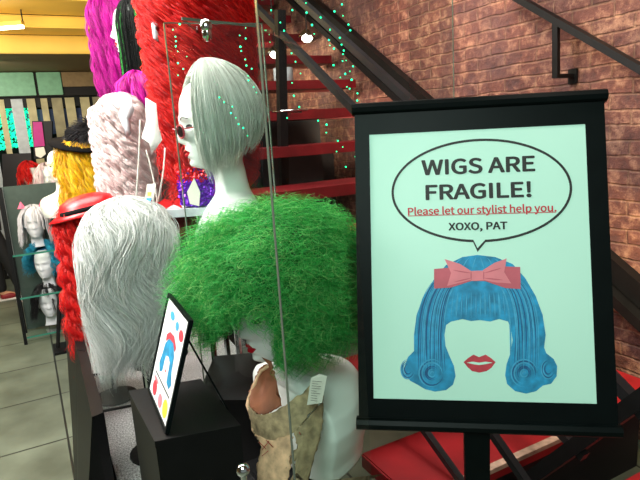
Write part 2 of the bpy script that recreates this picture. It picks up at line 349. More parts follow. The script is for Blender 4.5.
# ---------------------------------------------------------------- the room
XW = 2.4
struct('floor', box(NB(), (-4, -2.5, -.1), (XW+.2, 8.3, 0)), floormat())
struct('ceiling', box(NB(), (-4, -2.5, 3.3), (XW+.2, 8.3, 3.4)), M['under'])
struct('wall_right', box(NB(), (XW, -2.5, 0), (XW+.2, 8.3, 3.3)), brickmat())
struct('wall_back', box(NB(), (-4, 8.1, 0), (XW, 8.3, 3.3)), M['dark'])
struct('wall_left', box(NB(), (-4.1, -2.5, 0), (-4, 8.3, 3.3)), M['under'])
def soffit(i, y0, y1, z0, z1, m): struct('trim_%d' % i, box(NB(), (-3.99, y0, z0), (1.2, y1, z1), .012), m)
soffit(1, 6.0, 8.09, 2.42, 3.29, M['under'])
struct('trim_2', box(NB(), (-3.99, 5.93, 2.40), (1.2, 5.995, 2.56), .01), M['soff'])
soffit(3, 5.55, 5.92, 2.56, 2.66, M['soff'])
soffit(4, 4.95, 5.54, 2.66, 3.29, M['soff'])

tl_ = W('tube_light', P(8, 30, 4.55), 'glowing tube lamp under the ochre ceiling steps at the far left', 'lamp')
a, b = P(-8, 29, 4.55), P(24, 30, 4.55); b.z = a.z; obj('tube', tube(NB(), [a, b], .014, 10), M['lamp'], tl_, True)
obj('housing', bar(NB(), a+Vector((0, 0, .03)), b+Vector((0, 0, .03)), .05, .03), M['soff'], tl_)
for q in (a, b): obj('bracket', tube(NB(), [q+Vector((0, 0, .045)), Vector((q.x, q.y, 3.3))], .006, 6), M['irond'], tl_)

# far slat partition under a band of panels
sp = W('slat_partition', (-.6, 7.6, 0), 'partition of pale vertical wooden slats at the far end of the shop', 'partition')
x = -1.9; k = 0
while x < 1.1:
    w = random.uniform(.06, .13); obj('slat', box(NB(), (x, 7.58, .05), (x+w, 7.61, 2.12)), M[random.choice(['slat', 'slat', 'slat2', 'slat3', 'fab'])], sp); x += w+random.uniform(.03, .1); k += 1
obj('rail', box(NB(), (-1.9, 7.612, .0), (1.1, 7.65, .12)), M['irond'], sp); obj('rail', box(NB(), (-1.9, 7.612, 2.02), (1.1, 7.65, 2.14)), M['irond'], sp)
obj('backing_panel', box(NB(), (-.1, 7.70, 1.7), (.95, 7.73, 2.0)), M['bluep'], sp)
hp = W('header_panel', (-.3, 7.5, 2.14), 'band of mint and tan panels above the far slat partition', 'panel')
for a, b, m, z0 in ((-1.9, .27, 'mint', 2.15), (.30, .56, 'mint', 2.15), (.57, 1.0, 'tan', 2.24), (1.01, 1.4, 'tan', 2.24)): obj('panel', box(NB(), (a, 7.48, z0), (b, 7.52, 2.41), .004), M[m], hp)
obj('panel_backing', box(NB(), (-1.9, 7.522, 2.1405), (1.5, 7.66, 2.41)), M['dark'], hp)
def dots(name, n, fn, r, m, label, cat, group=None):
    bm = NB()
    for _ in range(n): bmesh.ops.create_icosphere(bm, subdivisions=1, radius=r*random.uniform(.6, 1.3), matrix=Matrix.Translation(fn()))
    return tag(obj(name, bm, m), label, cat, group, 'stuff')
A_, B_ = P(0, 98, 7.5), P(32, 145, 7.5)
dots('sequin_curtain', 900, lambda: Vector((random.uniform(-.25, .24), 7.66+random.uniform(-.01, .01), random.uniform(1.55, 2.12))), .013, M['neon'], 'glittering teal sequin curtain behind the far slats at the left', 'curtain')  # sequin glitter painted as emission, the curtain holds no lamps
dots('light_sign', 90, lambda: P(random.uniform(63, 77), random.uniform(88, 95), 7.25), .011, M['neon'], 'small glowing teal light sign on the tan header panels', 'light sign')
dots('light_cluster', 22, lambda: P(random.uniform(76, 86), random.uniform(99, 106), 7.33), .011, M['neon'], 'small glowing teal cluster below the tan header panels', 'light sign')

# ---------------------------------------------------------------- staircase along the brick wall
st = W('staircase', (1.7, 1.3, 0), 'open-riser staircase with dark red treads and black steel beam along the brick wall', 'staircase')
for k in range(-1, 12):
    y, z = 1.27+.345*k-(.08 if k < 0 else 0), .36+.22*k
    x0 = .95 if k >= 0 else 1.3
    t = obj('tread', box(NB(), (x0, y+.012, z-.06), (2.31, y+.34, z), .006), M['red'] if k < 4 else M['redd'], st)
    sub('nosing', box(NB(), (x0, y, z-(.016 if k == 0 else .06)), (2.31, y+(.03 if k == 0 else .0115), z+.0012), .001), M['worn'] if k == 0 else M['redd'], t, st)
def slope(y, dz): return .36+.22*(y-1.27)/.345+dz
ua, ub = PL(668, 316, 0, 2.35), PL(345, 32, 0, 2.35); ub = ub+(ub-ua)*.35
sl_n = Vector((0, 0, 1))
obj('stringer', bar(NB(), ua, ub, .06, .095), M['irond'], st); obj('stringer_flange', bar(NB(), ua+Vector((-.03, 0, -.088)), ub+Vector((-.03, 0, -.088)), .12, .045), M['irond'], st)
obj('closure_panel', box(NB(), (1.05, 1.33, 0), (2.2, 1.36, .298)), M['dark'], st)
# near railing in the plane x = 1.42
rl = W('stair_railing', (1.42, 2.0, 0), 'black steel stair railing with sloping rails and an upright post', 'railing')
def onx(px, py, X=1.42): return PL(px, py, 0, X)
def railbar(a, b, w=.028, ext=.0, X=1.42):
    a, b = onx(*a, X), onx(*b, X); d = (b-a).normalized(); obj('rail', bar(NB(), a-d*ext, b, w, w, (1, 0, 0)), M['iron'], rl)
railbar((283, 35), (648, 416), .035, 1.2)
railbar((300, 0), (500, 182), .03, .9)
railbar((400, 396), (466, 488), .022, .1, 1.12); railbar((468, 398), (529, 486), .022, .1, 1.12); railbar((530, 400), (585, 457), .028, .3)
obj('end_post', bar(NB(), onx(655, 389), onx(505, 497), .045, .05, (1, 0, 0)), M['irond'], rl)
obj('post', bar(NB(), onx(280, 10), onx(285, 240), .05, .05, (1, 0, 0)), M['irond'], rl)
# wall handrail
hr = W('handrail', (2.28, 1.6, 1.8), 'black steel handrail bracketed to the brick wall above the sign', 'handrail')
a, b = PL(500, -12, 0, 2.28), PL(650, 74, 0, 2.28)
obj('rail', bar(NB(), a, b, .045, .03), M['irond'], hr)
p0 = PL(556, 22, 0, 2.28); p1 = PL(556, 78, 0, 2.28); obj('bracket', bar(bar(NB(), p0, p1, .02, .03), p1+Vector((0, 0, .008)), p1+Vector((.12, -.005, .008)), .03, .018), M['irond'], hr)
obj('wall_plate', box(NB(), (2.385, p1.y-.03, p1.z-.03), (2.399, p1.y+.02, p1.z+.04), .003), M['irond'], hr)
# dark store cupboard below the stair
uc = W('storage_cupboard', (1.5, 4.0, 0), 'tall black cupboard under the upper stair treads', 'cupboard')
obj('body', box(NB(), (.98, 3.76, 0), (2.02, 4.2, 1.70), .006), M['dark'], uc); obj('low_body', box(NB(), (.98, 4.21, 0), (2.38, 4.6, 1.36), .006), M['dark'], uc)
for a in (1.0, 1.52): obj('door', box(NB(), (a, 3.74, .05), (a+.49, 3.759, 1.66), .003), M['dark'], uc)
ps = W('partition_screen', (1.3, 6.4, 0), 'tall dark screen standing behind the staircase', 'screen')
obj('panel', box(NB(), (.95, 6.3, .0), (1.9, 6.36, 2.39)), M['dark'], ps); obj('foot', box(NB(), (.9, 6.15, 0), (1.95, 6.29, .05)), M['irond'], ps)

# lamp reflections in the glass, built as glowing lamps among the treads
for px, py, d, lb in ((307, 38, 3.3, 'bright white spot lamp hanging beside the stair post, higher of two'), (275, 54, 3.5, 'white spot lamp hanging left of the stair post, lower of two')):
    c = P(px, py, d); lp = W('pendant_lamp', c, lb, 'lamp', 'pendant lamps by the stairs')
    obj('shade', lathe(NB(), [(.012, .05), (.02, .045), (.05, .012), (.052, .006), (.04, .012), (.01, .04)], c, 20), M['chrome'], lp, True)
    obj('bulb', lathe(NB(), [(.008, .03), (.028, .012), (.034, -.005), (.02, -.022), (.004, -.026)], c, 16), M['lamp'], lp, True)
    obj('cord', tube(NB(), [c+Vector((0, 0, .05)), Vector((c.x, c.y, 3.3))], .003, 6), M['irond'], lp)
c = P(290, 112, 3.0); hs = W('round_shelf', c, 'thin round chrome shelf beside the black stair post', 'shelf')
obj('plate', lathe(NB(), [(.09, 0), (.1, .003), (.1, .008), (.09, .01)], c, 28), M['chrome'], hs, True)
obj('arm', tube(NB(), [c+Vector((0, 0, -.004)), Vector((1.394, c.y+.02, c.z-.004))], .006, 8), M['chrome'], hs)
bm = lathe(NB(), [(.07, 0), (.072, .002), (.072, .10), (.066, .104)], Vector((1.78, 3.83, 1.9005)), 24)
tag(obj('canister', bm, M['fab'], None, True), 'pale cylindrical canister standing on a high red stair tread', 'canister')

# ---------------------------------------------------------------- sign on a stand
TL, TR, BL_, BR = (P(355, 105, 1.38), P(603, 90, 1.29), P(360, 428, 1.33), P(617, 437, 1.24))
SO = (TL+TR+BL_+BR)/4; SU = ((TR-TL)+(BR-BL_)).normalized(); SV = ((TL-BL_)+(TR-BR)); SV = (SV-SU*SV.dot(SU)).normalized(); SN = SU.cross(SV)   # SN towards viewer
if SN.dot(Vector(CAM)-SO) < 0: SN = -SN
def S(px, py):
    q = Vector(ray(px, py)); t = (SO-Vector(CAM)).dot(SN)/q.dot(SN); p = Vector(CAM)+q*t-SO; return p.dot(SU), p.dot(SV)
def SP(u, v, n=0): return SO+SU*u+SV*v+SN*n
sg = W('sign_stand', (SO.x, SO.y, 0), 'black floor-standing sign frame holding the mint poster about fragile wigs', 'sign')
def srect(bm, u0_, u1, v0, v1, n0, n1): return slab(bm, [SP(u0_, v0, n0), SP(u1, v0, n0), SP(u1, v1, n0), SP(u0_, v1, n0)], n1-n0, SN)
hw = (TR-TL).length/2+.001; hv = (TL-BL_).length/2
pu0, pv1 = S(370, 136); pu1, _ = S(585.6, 124); pu0b, pv0 = S(373, 397); pu1b, pv0b = S(596, 405); _, pv1b = S(585, 123)
pu0 = (pu0+pu0b)/2; pu1 = (pu1+pu1b)/2; pv0 = (pv0+pv0b)/2; pv1 = (pv1+pv1b)/2
bm = NB(); srect(bm, -hw, hw, -hv, hv, -.012, 0); obj('backboard', bm, M['satin'], sg)
bm = NB(); srect(bm, -hw, pu0, -hv, hv, 0.0002, .003); srect(bm, pu1, hw, -hv, hv, .0002, .003); srect(bm, pu0, pu1, pv1, hv, .0002, .003); srect(bm, pu0, pu1, -hv, pv0, .0002, .003)
obj('frame', bm, M['satin'], sg)
def rail(v):
    bm = NB(); prof = [(-.014, -.014), (-.014, .006), (-.010, .013), (0, .017), (.010, .013), (.014, .006), (.014, -.014)]
    slab(bm, [SP(-hw-.006, v+a, b) for a, b in prof], 2*hw+.012, SU); return obj('clamp_rail', bm, M['satin'], sg)
rail(hv-.012); rail(-hv+.012)
bm = NB(); srect(bm, pu0, pu1, pv0, pv1, .0003, .0012); po = obj('poster', bm, M['poster'], sg)
def flat(name, pts, m, n0=.0013, n1=.0016):
    """printed shape on the poster from (u,v) points"""
    bm = NB(); vs = [bm.verts.new(SP(u, v, n1)) for u, v in pts]; f = bm.faces.new(vs); f.normal_update(); bmesh.ops.triangulate(bm, faces=[f], ngon_method='EAR_CLIP')
    return sub(name, bm, M[m], po, sg)
try: FONT = bpy.data.fonts.load(bpy.utils.resource_path('LOCAL')+'/datafiles/fonts/Noto Sans CJK Regular.woff2')
except Exception: FONT = None
def textmesh(s, bold):
    cu = bpy.data.curves.new('t', 'FONT'); cu.body = s; cu.font = FONT or cu.font; cu.resolution_u = 6; ob = bpy.data.objects.new('t', cu); COL.objects.link(ob)
    bpy.context.view_layer.update(); me = ob.to_mesh(); V = [v.co.copy() for v in me.vertices]; Fc = [tuple(p.vertices) for p in me.polygons]
    ob.to_mesh_clear(); bpy.data.objects.remove(ob); bpy.data.curves.remove(cu); return V, Fc
def text(name, s, uv0, uv1, m, bold=.03, n=.0018):
    V, Fc = textmesh(s, bold); xs = [v.x for v in V]; ys = [v.y for v in V]; bm = NB()
    fx = (uv1[0]-uv0[0])/(max(xs)-min(xs)); fy = (uv1[1]-uv0[1])/(max(ys)-min(ys))
    g = bold*(uv1[1]-uv0[1])   # heavy weight: the same letters laid over each other with tiny shifts
    for q, (ax, ay) in enumerate(((0, 0), (g, 0), (-g, 0), (0, g*.7), (0, -g*.7), (g*.7, g*.5), (-g*.7, g*.5), (g*.7, -g*.5), (-g*.7, -g*.5))):
        vs = [bm.verts.new(SP(uv0[0]+g+(v.x-min(xs))*fx*(1-2*g/(uv1[0]-uv0[0]))+ax, uv0[1]+g*.7+(v.y-min(ys))*fy*(1-1.4*g/(uv1[1]-uv0[1]))+ay, n+q*.00002)) for v in V]
        for f in Fc:
            try: bm.faces.new([vs[i] for i in f])
            except ValueError: pass
    return sub(name, bm, M[m], po, sg)
def tline(s, x0, x1, yl0, yl1, yr0, yr1, m, bold):   # left top/bottom and right top/bottom in the photo
    a, b = S(x0, yl1), S(x1, yr1); c, d = S(x0, yl0), S(x1, yr0)
    text('lettering', s, (a[0], (a[1]+b[1])/2), (b[0], (c[1]+d[1])/2), m, bold)
tline('WIGS ARE', 421.5, 535.3, 160.5, 176.5, 155, 171, 'ink', .05)
tline('FRAGILE!', 425.6, 531.5, 184.5, 201, 181.5, 197, 'ink', .05)
tline('Please let our stylist help you.', 408, 556.5, 206.5, 217.2, 204, 214.4, 'redink', .026)
tline('XOXO, PAT', 448.5, 507.5, 222.8, 232.3, 221.5, 231.2, 'ink', .045)
a, b = S(408, 215.6), S(556, 213.4); vm = (a[1]+b[1])/2; flat('underline', [(a[0], vm), (b[0], vm), (b[0], vm+.0018), (a[0], vm+.0018)], 'redink')
# speech bubble outline
cu_, cv_ = S(481.6, 190); lu, _ = S(391.5, 194); ru, _ = S(572, 187); _, tv = S(481.5, 138.8); _, bv = S(481.5, 242.3); cu_ = (lu+ru)/2; cv_ = (tv+bv)/2; ea, eb = (ru-lu)/2, (tv-bv)/2
bm = NB(); th = .0058; rin = []; rout = []
gap = .052
for k in range(97):
    q = -PI/2+gap*1.3+(2*PI-gap*2.6)*k/96-.02
    rout.append(bm.verts.new(SP(cu_+ea*math.cos(q), cv_+eb*math.sin(q), .0017))); rin.append(bm.verts.new(SP(cu_+(ea-th)*math.cos(q), cv_+(eb-th)*math.sin(q), .0017)))
for i in range(96): bm.faces.new((rout[i], rout[i+1], rin[i+1], rin[i]))
tip = S(477.5, 252)
for s_, e in ((0, rout[0]), (-1, rout[-1])):
    o_ = rout[s_].co.copy(); i_ = rin[s_].co.copy(); d = Vector(SP(*tip, .0017)); dd = SV*.009
    bm.faces.new([bm.verts.new(o_-SV*.0005), bm.verts.new(d), bm.verts.new(d+dd), bm.verts.new(i_)])
sub('speech_bubble', bm, M['ink'], po, sg)
# printed wig
def c5(pts): return [S(340+x/2, 240+y/2) for x, y in pts]
WG = [(275, 30), (245, 34), (212, 50), (187, 80), (166, 115), (153, 150), (148, 190), (148, 222), (136, 234), (130, 250), (131, 268), (140, 281), (153, 288), (170, 298), (190, 303), (212, 300), (226, 289), (231, 272), (228, 252), (219, 232), (211, 212), (209, 190), (212, 170), (222, 163), (245, 158), (262, 162), (280, 160), (300, 163), (318, 158), (336, 163), (342, 180), (345, 200), (341, 225), (333, 248), (330, 270), (334, 288), (350, 302), (372, 307), (392, 302), (405, 291), (422, 287), (433, 272), (434, 252), (427, 238), (412, 226), (408, 215), (411, 190), (405, 150), (391, 112), (370, 76), (345, 48), (310, 34)]
flat('printed_wig', c5(WG), 'hblue')
def strip(bm, pts, w, n):
    pts = [Vector(p) for p in pts]
    L_, R_ = [], []
    for i, p in enumerate(pts):
        t = (pts[min(i+1, len(pts)-1)]-pts[max(i-1, 0)]); t = t.normalized() if t.length else Vector((1, 0)); nn = Vector((-t.y, t.x)); f = math.sin(PI*(i+.4)/(len(pts)-.2))*w
        a = p+nn*f; b = p-nn*f; a = S(340+a.x/2, 240+a.y/2); b = S(340+b.x/2, 240+b.y/2)
        L_.append(bm.verts.new(SP(*a, n))); R_.append(bm.verts.new(SP(*b, n)))
    for i in range(len(pts)-1): bm.faces.new((L_[i], L_[i+1], R_[i+1], R_[i]))
def bez(p, n=14):
    p = [Vector(q) for q in p]; out = []
    for i in range(n+1):
        t = i/n; q = list(p)
        while len(q) > 1: q = [q[j]*(1-t)+q[j+1]*t for j in range(len(q)-1)]
        out.append(q[0])
    return out
for nm, mm, n0, cnt in (('dark_strands', 'hblue3', .0018, 20), ('light_strands', 'hblue2', .0020, 22)):
    bm = NB()
    for s_ in (-1, 1):
        X = lambda x: 276+s_*x
        for i in range(cnt//2):
            f = (i+random.uniform(.15, .85))/(cnt/2)
            x1 = 62+f*60+random.uniform(-5, 5)
            strip(bm, bez([(X(20+f*30), 60+20*(1-f)), (X(x1*.95), 75+10*(1-f)), (X(x1+6), 150), (X(x1), 215), (X(60+f*64), 262)]), random.uniform(.5, 1.9), n0)
        for rr in ((26, 20, 7, 3) if mm == 'hblue2' else (23, 13, 10)):
            cx, cy = X(92), 266; a0 = random.uniform(0, 3); strip(bm, [(cx+rr*math.cos(a0+q), cy+rr*1.05*math.sin(a0+q)) for q in np.linspace(0, 4.6, 16)], 1.6, n0)
        for rr in ((10, 14) if mm == 'hblue2' else (7, 12)):
            cx, cy = X(140), 258; strip(bm, [(cx+rr*math.cos(q), cy+rr*1.4*math.sin(q)) for q in np.linspace(.5, 4.6, 14)], 1.4, n0)
        for i in range(6): strip(bm, bez([(X(4+i*9), 104), (X(5+i*9.5), 130), (X(4+i*10), 156)]), random.uniform(.8, 2.4), n0)
        for i in range(3): strip(bm, bez([(X(4+i*14), 34+i*2), (X(8+i*18), 42), (X(12+i*20), 60)]), 1.2, n0)
    sub(nm, bm, M[mm], po, sg)
flat('printed_bow_tail', c5([(188, 58), (222, 55), (262, 66), (292, 66), (330, 53), (360, 54), (361, 98), (330, 96), (290, 82), (262, 82), (222, 95), (188, 97)]), 'pink2', n1=.0022)
flat('printed_bow_loop', c5([(209, 38), (240, 48), (262, 62), (262, 80), (238, 86), (214, 92), (222, 66)]), 'pink', n1=.0024)
flat('printed_bow_loop', c5([(333, 37), (308, 46), (286, 60), (286, 80), (312, 85), (342, 87), (328, 64)]), 'pink', n1=.0024)
flat('printed_bow_knot', c5([(260, 62), (288, 61), (288, 81), (261, 82)]), 'pink', n1=.0026)
bm = NB(); 
for q in ([(262, 66), (245, 64), (226, 60)], [(262, 76), (245, 80), (228, 84)], [(287, 66), (304, 62), (322, 56)], [(287, 76), (305, 78), (325, 80)], [(262, 63), (262, 72), (262, 81)], [(287, 62), (287, 72), (287, 80)]): 
    bm = NB(); strip(bm, bez(q, 8), 1.1, .0028); sub('bow_fold', bm, M['pink2'], po, sg)
flat('printed_lips', c5([(247, 244), (256, 236), (267, 229), (278, 234), (291, 229), (302, 236), (311, 244), (303, 255), (293, 262), (278, 265), (264, 262), (255, 254)]), 'lipink')
flat('lip_gap', c5([(253, 245), (266, 243), (278, 245), (291, 243), (305, 245), (292, 248), (278, 250), (265, 248)]), 'poster', n1=.0019)
# pole and base
pt = SP(.018, -hv+.05, -.03); 
a, b = SP(.018, -hv+.2, -.03), Vector((pt.x-.01, pt.y, .02)); b.x = pt.x-.02; 
px0 = SP(-.014, -hv, -.030)
obj('mounting_plate', slab(NB(), [SP(-.05, -hv, -.0125), SP(.06, -hv, -.0125), SP(.06, -hv+.3, -.0125), SP(-.05, -hv+.3, -.0125)], -.012, SN), M['satin'], sg)
obj('pole', bar(NB(), Vector((px0.x, px0.y, .015)), px0+Vector((0, 0, .03)), .03, .058, tuple(SU)), M['satin'], sg)
obj('pole_top', bar(NB(), px0+Vector((0, 0, .02)), SP(-.014, -hv+.22, -.04), .03, .056, tuple(SU)), M['satin'], sg)
obj('base_plate', box(NB(), (px0.x-.2, px0.y-.2, 0), (px0.x+.2, px0.y+.2, .016), .004), M['satin'], sg)

# ---------------------------------------------------------------- glass showcase
G1a, G1b = P(164, 23, 1.52), P(262, 24, 1.62)
def pane(name, a, b, z0, z1, label, th=.006, two=True):
    r = W(name, ((a.x+b.x)/2, (a.y+b.y)/2, z0), label, 'glass panel'); d = Vector((b.x-a.x, b.y-a.y, 0)).normalized(); n = Vector((-d.y, d.x, 0))*th
    c = [Vector((a.x, a.y, z0)), Vector((b.x, b.y, z0)), Vector((b.x, b.y, z1)), Vector((a.x, a.y, z1))]
    g = obj('glass', slab(NB(), c, th, n), GL, r)
    e = .002
    for q in ((c[0], c[1]) if two else (c[0],)): obj('polished_edge', box(NB(), (q.x-e/2, q.y-e/2, z0), (q.x+e/2+n.x, q.y+e/2+n.y, z1)), GLE, r)
    obj('top_edge', bar(NB(), c[3], c[2], .006, .003), GLE, r)
    return r
pA = pane('display_glass', G1a, G1b, .70, G1a.z, 'clear glass panel with a chrome clip in front of the white bob wig')
c = P(206, 26, 1.54); bm = NB(); lathe(bm, [(.004, -.016), (.015, -.012), (.017, 0), (.015, .012), (.004, .016)], c, 18, tuple(fw)); obj('clip', bm, M['chrome'], pA, True)
bm = NB(); box(bm, c-Vector((.012, .012, .04)), c+Vector((.012, .012, .005)), .006); obj('clip_jaw', bm, M['chrome'], pA, True)
G2a, G2b = P(272, 190, .98), P(357, 190, 1.08)
pane('display_glass', G2a, G2b, 0, 2.25, 'tall clear glass panel whose edge crosses the green wig', two=False)
pane('display_glass', P(454, 60, 1.58), P(410, 60, 1.80), .72, 3.3, 'tall clear glass panel rising behind the left half of the sign', th=.004, two=False)
def behind_glass(Q):
    d = Vector((G2b.x-G2a.x, G2b.y-G2a.y, 0)).normalized(); n = np.array([-d.y, d.x, 0]);
    if n @ (np.array(P(275, 280, 1.8))-np.array(G2a)) < 0: n = -n
    s = (Q-np.array(G2a)) @ n; dn = np.array(d); t = (Q-np.array(G2a)) @ dn
    push = np.where((t > -.01), np.maximum(0, .018+.02*RNG.random(Q.shape[0])[:, None]-s), 0)
    Q = Q+push[..., None]*n
    # the wig rests against the back of the sign
    u_ = (Q-np.array(SO)) @ np.array(SU); w_ = (Q-np.array(SO)) @ np.array(SN)
    back = np.where(u_ > -hw-.012, np.maximum(0, w_+.024+.03*RNG.random(Q.shape[0])[:, None]), 0); Q = Q-back[..., None]*np.array(SN)
    return Q
sh_ = W('glass_shelf', P(200, 8, 1.9), 'clear glass shelf high above the white bob wig', 'glass shelf')
q = [P(182, 20, 1.75), P(256, 28, 1.95), P(300, 2, 2.5), P(215, -12, 2.4)]
for v in q: v.z = q[0].z
obj('glass', slab(NB(), q, .008, (0, 0, 1)), GL, sh_); obj('polished_edge', bar(NB(), q[0]+Vector((0, 0, .004)), q[3]+Vector((0, 0, .004)), .004, .009), GLE, sh_); obj('polished_edge', bar(NB(), q[0]+Vector((0, 0, .004)), q[1]+Vector((0, 0, .004)), .004, .009), GLE, sh_)

# ---------------------------------------------------------------- green wig mannequin
rzg = LEFT+.6
GC = P(245, 350, 1.46)-Matrix.Rotation(rzg, 3, 'Z') @ Matrix.Rotation(.10, 3, 'Y') @ Vector((.095, 0, -.068))*1.14
mannequin(GC, rzg, 'white mannequin bust with red lips under the big green wig', zmin=-.46, tilt=.10, scale=1.14, nk=.05, bk=1.9)
gE = np.array([.30, .22, .24]); wc = P(280, 276, 1.44)
gm = hairmat('green_frizz', [(0, (20, 140, 52)), (.45, (60, 204, 92)), (.8, (116, 226, 124)), (1, (190, 240, 150))], .5, .4)
gw = W('curly_wig', wc, 'huge bright green frizzy afro wig on the front mannequin', 'wig')
def afro(c, E, n, K, face_dir):
    v = RNG.normal(size=(n, 3)); v /= np.linalg.norm(v, axis=1, keepdims=True)
    # open towards the face below the fringe
    fd = np.array([math.cos(face_dir), math.sin(face_dir), 0]); low = (v @ fd > .15) & (v[:, 2] < -.66); v = v[~low]; n = len(v)
    rgt = v @ rt; dn = -(v @ up)
    lump = 1+.09*np.sin(v[:, 0]*5+1)*np.sin(v[:, 1]*6)*np.cos(v[:, 2]*5)
    sc_ = lump*RNG.uniform(.72, 1.05, n)
    s = np.linspace(0, 1, K)[None, :, None]
    r = .42+.58*s
    Q = v[:, None, :]*r*sc_[:, None, None]
    cr = RNG.uniform(.03, .075, (n, 1, 1)); a = np.cross(v, RNG.normal(size=(n, 3))); a /= np.linalg.norm(a, axis=1, keepdims=True); b = np.cross(v, a)
    om = RNG.uniform(12, 26, (n, 1, 1)); ph = RNG.uniform(0, 6, (n, 1, 1))
    Q = Q+cr*s**.5*(np.cos(om*s+ph)*a[:, None]+np.sin(om*s+ph)*b[:, None])
    # droop
    Q[..., 2] -= .12*s[..., 0]**2
    # image-aligned shaping is avoided: ellipsoid axes follow the head heading
    R = np.array(Matrix.Rotation(face_dir, 3, 'Z')); L = Q @ R
    return (L*E) @ R.T+np.array(c), n
Q, n = afro((0, 0, 0), gE, 24000, 22, LEFT)
Q = behind_glass(Q+np.array(wc))
mo = np.array(P(243, 357, 1.46)); vd = (CAM-mo)/np.linalg.norm(CAM-mo); keep = np.ones(len(Q), bool)      # the hair is parted around the mouth and chin
for kk, rr_ in ((.02, .07), (.07, .074), (.12, .076), (.17, .078)): keep &= (np.linalg.norm(Q-(mo+vd*kk+np.array([0, 0, -.015])), axis=2).min(1) > rr_)
Q = Q[keep]-np.array(wc)
strand_mesh('hair', Q, .0006, gm, gw)
bm = NB(); bmesh.ops.create_icosphere(bm, subdivisions=4, radius=1)
gd = np.array([math.cos(LEFT), math.sin(LEFT), 0])
bmesh.ops.delete(bm, geom=[v for v in bm.verts if np.array(v.co) @ gd > .1 and v.co.z < -.35], context='VERTS')
for v in bm.verts: v.co = Vector(v.co)*(1+.06*math.sin(v.co.x*9)*math.sin(v.co.y*8+1)*math.sin(v.co.z*8)); v.co = Vector((v.co.x*.165, v.co.y*.155, v.co.z*.165))
bmesh.ops.solidify(bm, geom=bm.faces[:], thickness=.003); bm.transform(Matrix.Translation(wc+Vector((0, 0, .005)))); obj('wig_cap', bm, mat('green_net', (12, 90, 34), .9, noise=.3, scale=60), gw, True)
# leather collar
cl = W('leather_collar', GC+Vector((0, 0, -.3)), 'tattered tan leather collar with red stitching on the front mannequin', 'collar')
def cp(pts, d): return [P(x, y, dd) for (x, y), dd in zip(pts, d)]
def sheet(name, rows, m, th=.004, par=None, rag=.0025):
    """cloth through rows of (x,y,depth) pixels, smoothed and given thickness"""
    bm = NB(); R_ = [[P(q[0], q[1], q[2]*1.15) for q in r] for r in rows]; n = 14; k = 8
    def cr(p, t):
        m_ = len(p)-1; t = min(t*m_, m_-1e-6); i = int(t); f = t-i; a = p[max(i-1, 0)]; b = p[i]; c_ = p[i+1]; d_ = p[min(i+2, m_)]
        return .5*((2*b)+(c_-a)*f+(2*a-5*b+4*c_-d_)*f*f+(3*b-a-3*c_+d_)*f**3)
    rr = [[cr(r, j/(n*2)) for j in range(n*2+1)] for r in R_]
    gr = [[cr([r[j] for r in rr], i/n) for j in range(n*2+1)] for i in range(n+1)]
    vs = [[bm.verts.new(p+Vector([random.uniform(-rag, rag) if i in (0, n) or j in (0, n*2) else random.uniform(-.0006, .0006) for _ in range(3)])) for j, p in enumerate(g)] for i, g in enumerate(gr)]
    for i in range(n):
        for j in range(n*2): bm.faces.new((vs[i][j], vs[i][j+1], vs[i+1][j+1], vs[i+1][j]))
    bmesh.ops.recalc_face_normals(bm, faces=bm.faces[:]); bmesh.ops.solidify(bm, geom=bm.faces[:], thickness=th)
    return obj(name, bm, m, par, True)
sheet('collar_band', [[(249, 407, 1.21), (262, 415, 1.17), (283, 407, 1.155), (303, 392, 1.16), (320, 376, 1.22)], [(252, 420, 1.20), (266, 428, 1.16), (288, 420, 1.145), (306, 404, 1.15), (322, 388, 1.2)], [(256, 436, 1.19), (272, 441, 1.155), (292, 434, 1.14), (308, 415, 1.145), (322, 398, 1.19)]], M['burlap2'], par=cl)
sheet('inner_lining', [[(272, 366, 1.26), (266, 364, 1.27), (258, 373, 1.29), (250, 392, 1.28)], [(276, 378, 1.24), (270, 380, 1.26), (262, 392, 1.27), (250, 405, 1.24)], [(282, 405, 1.18), (272, 412, 1.18), (262, 415, 1.19), (251, 410, 1.215)]], M['lining'], par=cl)
obj('torn_edge', tube(NB(), [P(x+random.uniform(-.6, .6), y+random.uniform(-.6, .6), d*1.15) for x, y, d in ((272, 365, 1.262), (267, 367, 1.265), (262, 371, 1.275), (258, 377, 1.28), (255, 384, 1.28), (251, 391, 1.275), (249, 398, 1.26), (248, 405, 1.235), (250, 413, 1.215), (252, 421, 1.2), (254, 429, 1.195), (257, 436, 1.188))], [random.uniform(.003, .006) for _ in range(12)], 7), M['burlap'], cl, True)
sheet('front_panel', [[(256, 434, 1.185), (262, 446, 1.17), (258, 468, 1.165), (258, 500, 1.16)], [(274, 441, 1.15), (278, 452, 1.14), (277, 475, 1.13), (276, 505, 1.13)], [(293, 434, 1.135), (292, 450, 1.125), (289, 475, 1.12), (286, 505, 1.12)]], M['burlap'], par=cl)
sheet('side_panel', [[(294, 432, 1.137), (297, 452, 1.128), (292, 478, 1.125), (288, 505, 1.122)], [(308, 418, 1.15), (305, 440, 1.14), (299, 466, 1.13), (294, 505, 1.128)], [(322, 400, 1.19), (321, 430, 1.165), (312, 462, 1.15), (300, 505, 1.14)]], M['burlap2'], par=cl)
bm = NB()
for a, b in (((259, 442), (266, 449)), ((262, 450), (269, 441)), ((266, 440), (274, 448)), ((268, 451), (262, 456)), ((291, 462), (297, 466)), ((298, 430), (302, 437))): obj('stitch', tube(NB(), [P(*a, 1.322), P((a[0]+b[0])/2, (a[1]+b[1])/2, 1.294), P(*b, 1.322)], .0009, 6), M['stitch'], cl)
tg = W('price_tag', P(316, 372, 1.28), 'pale paper price tag hanging by the green wig', 'tag')
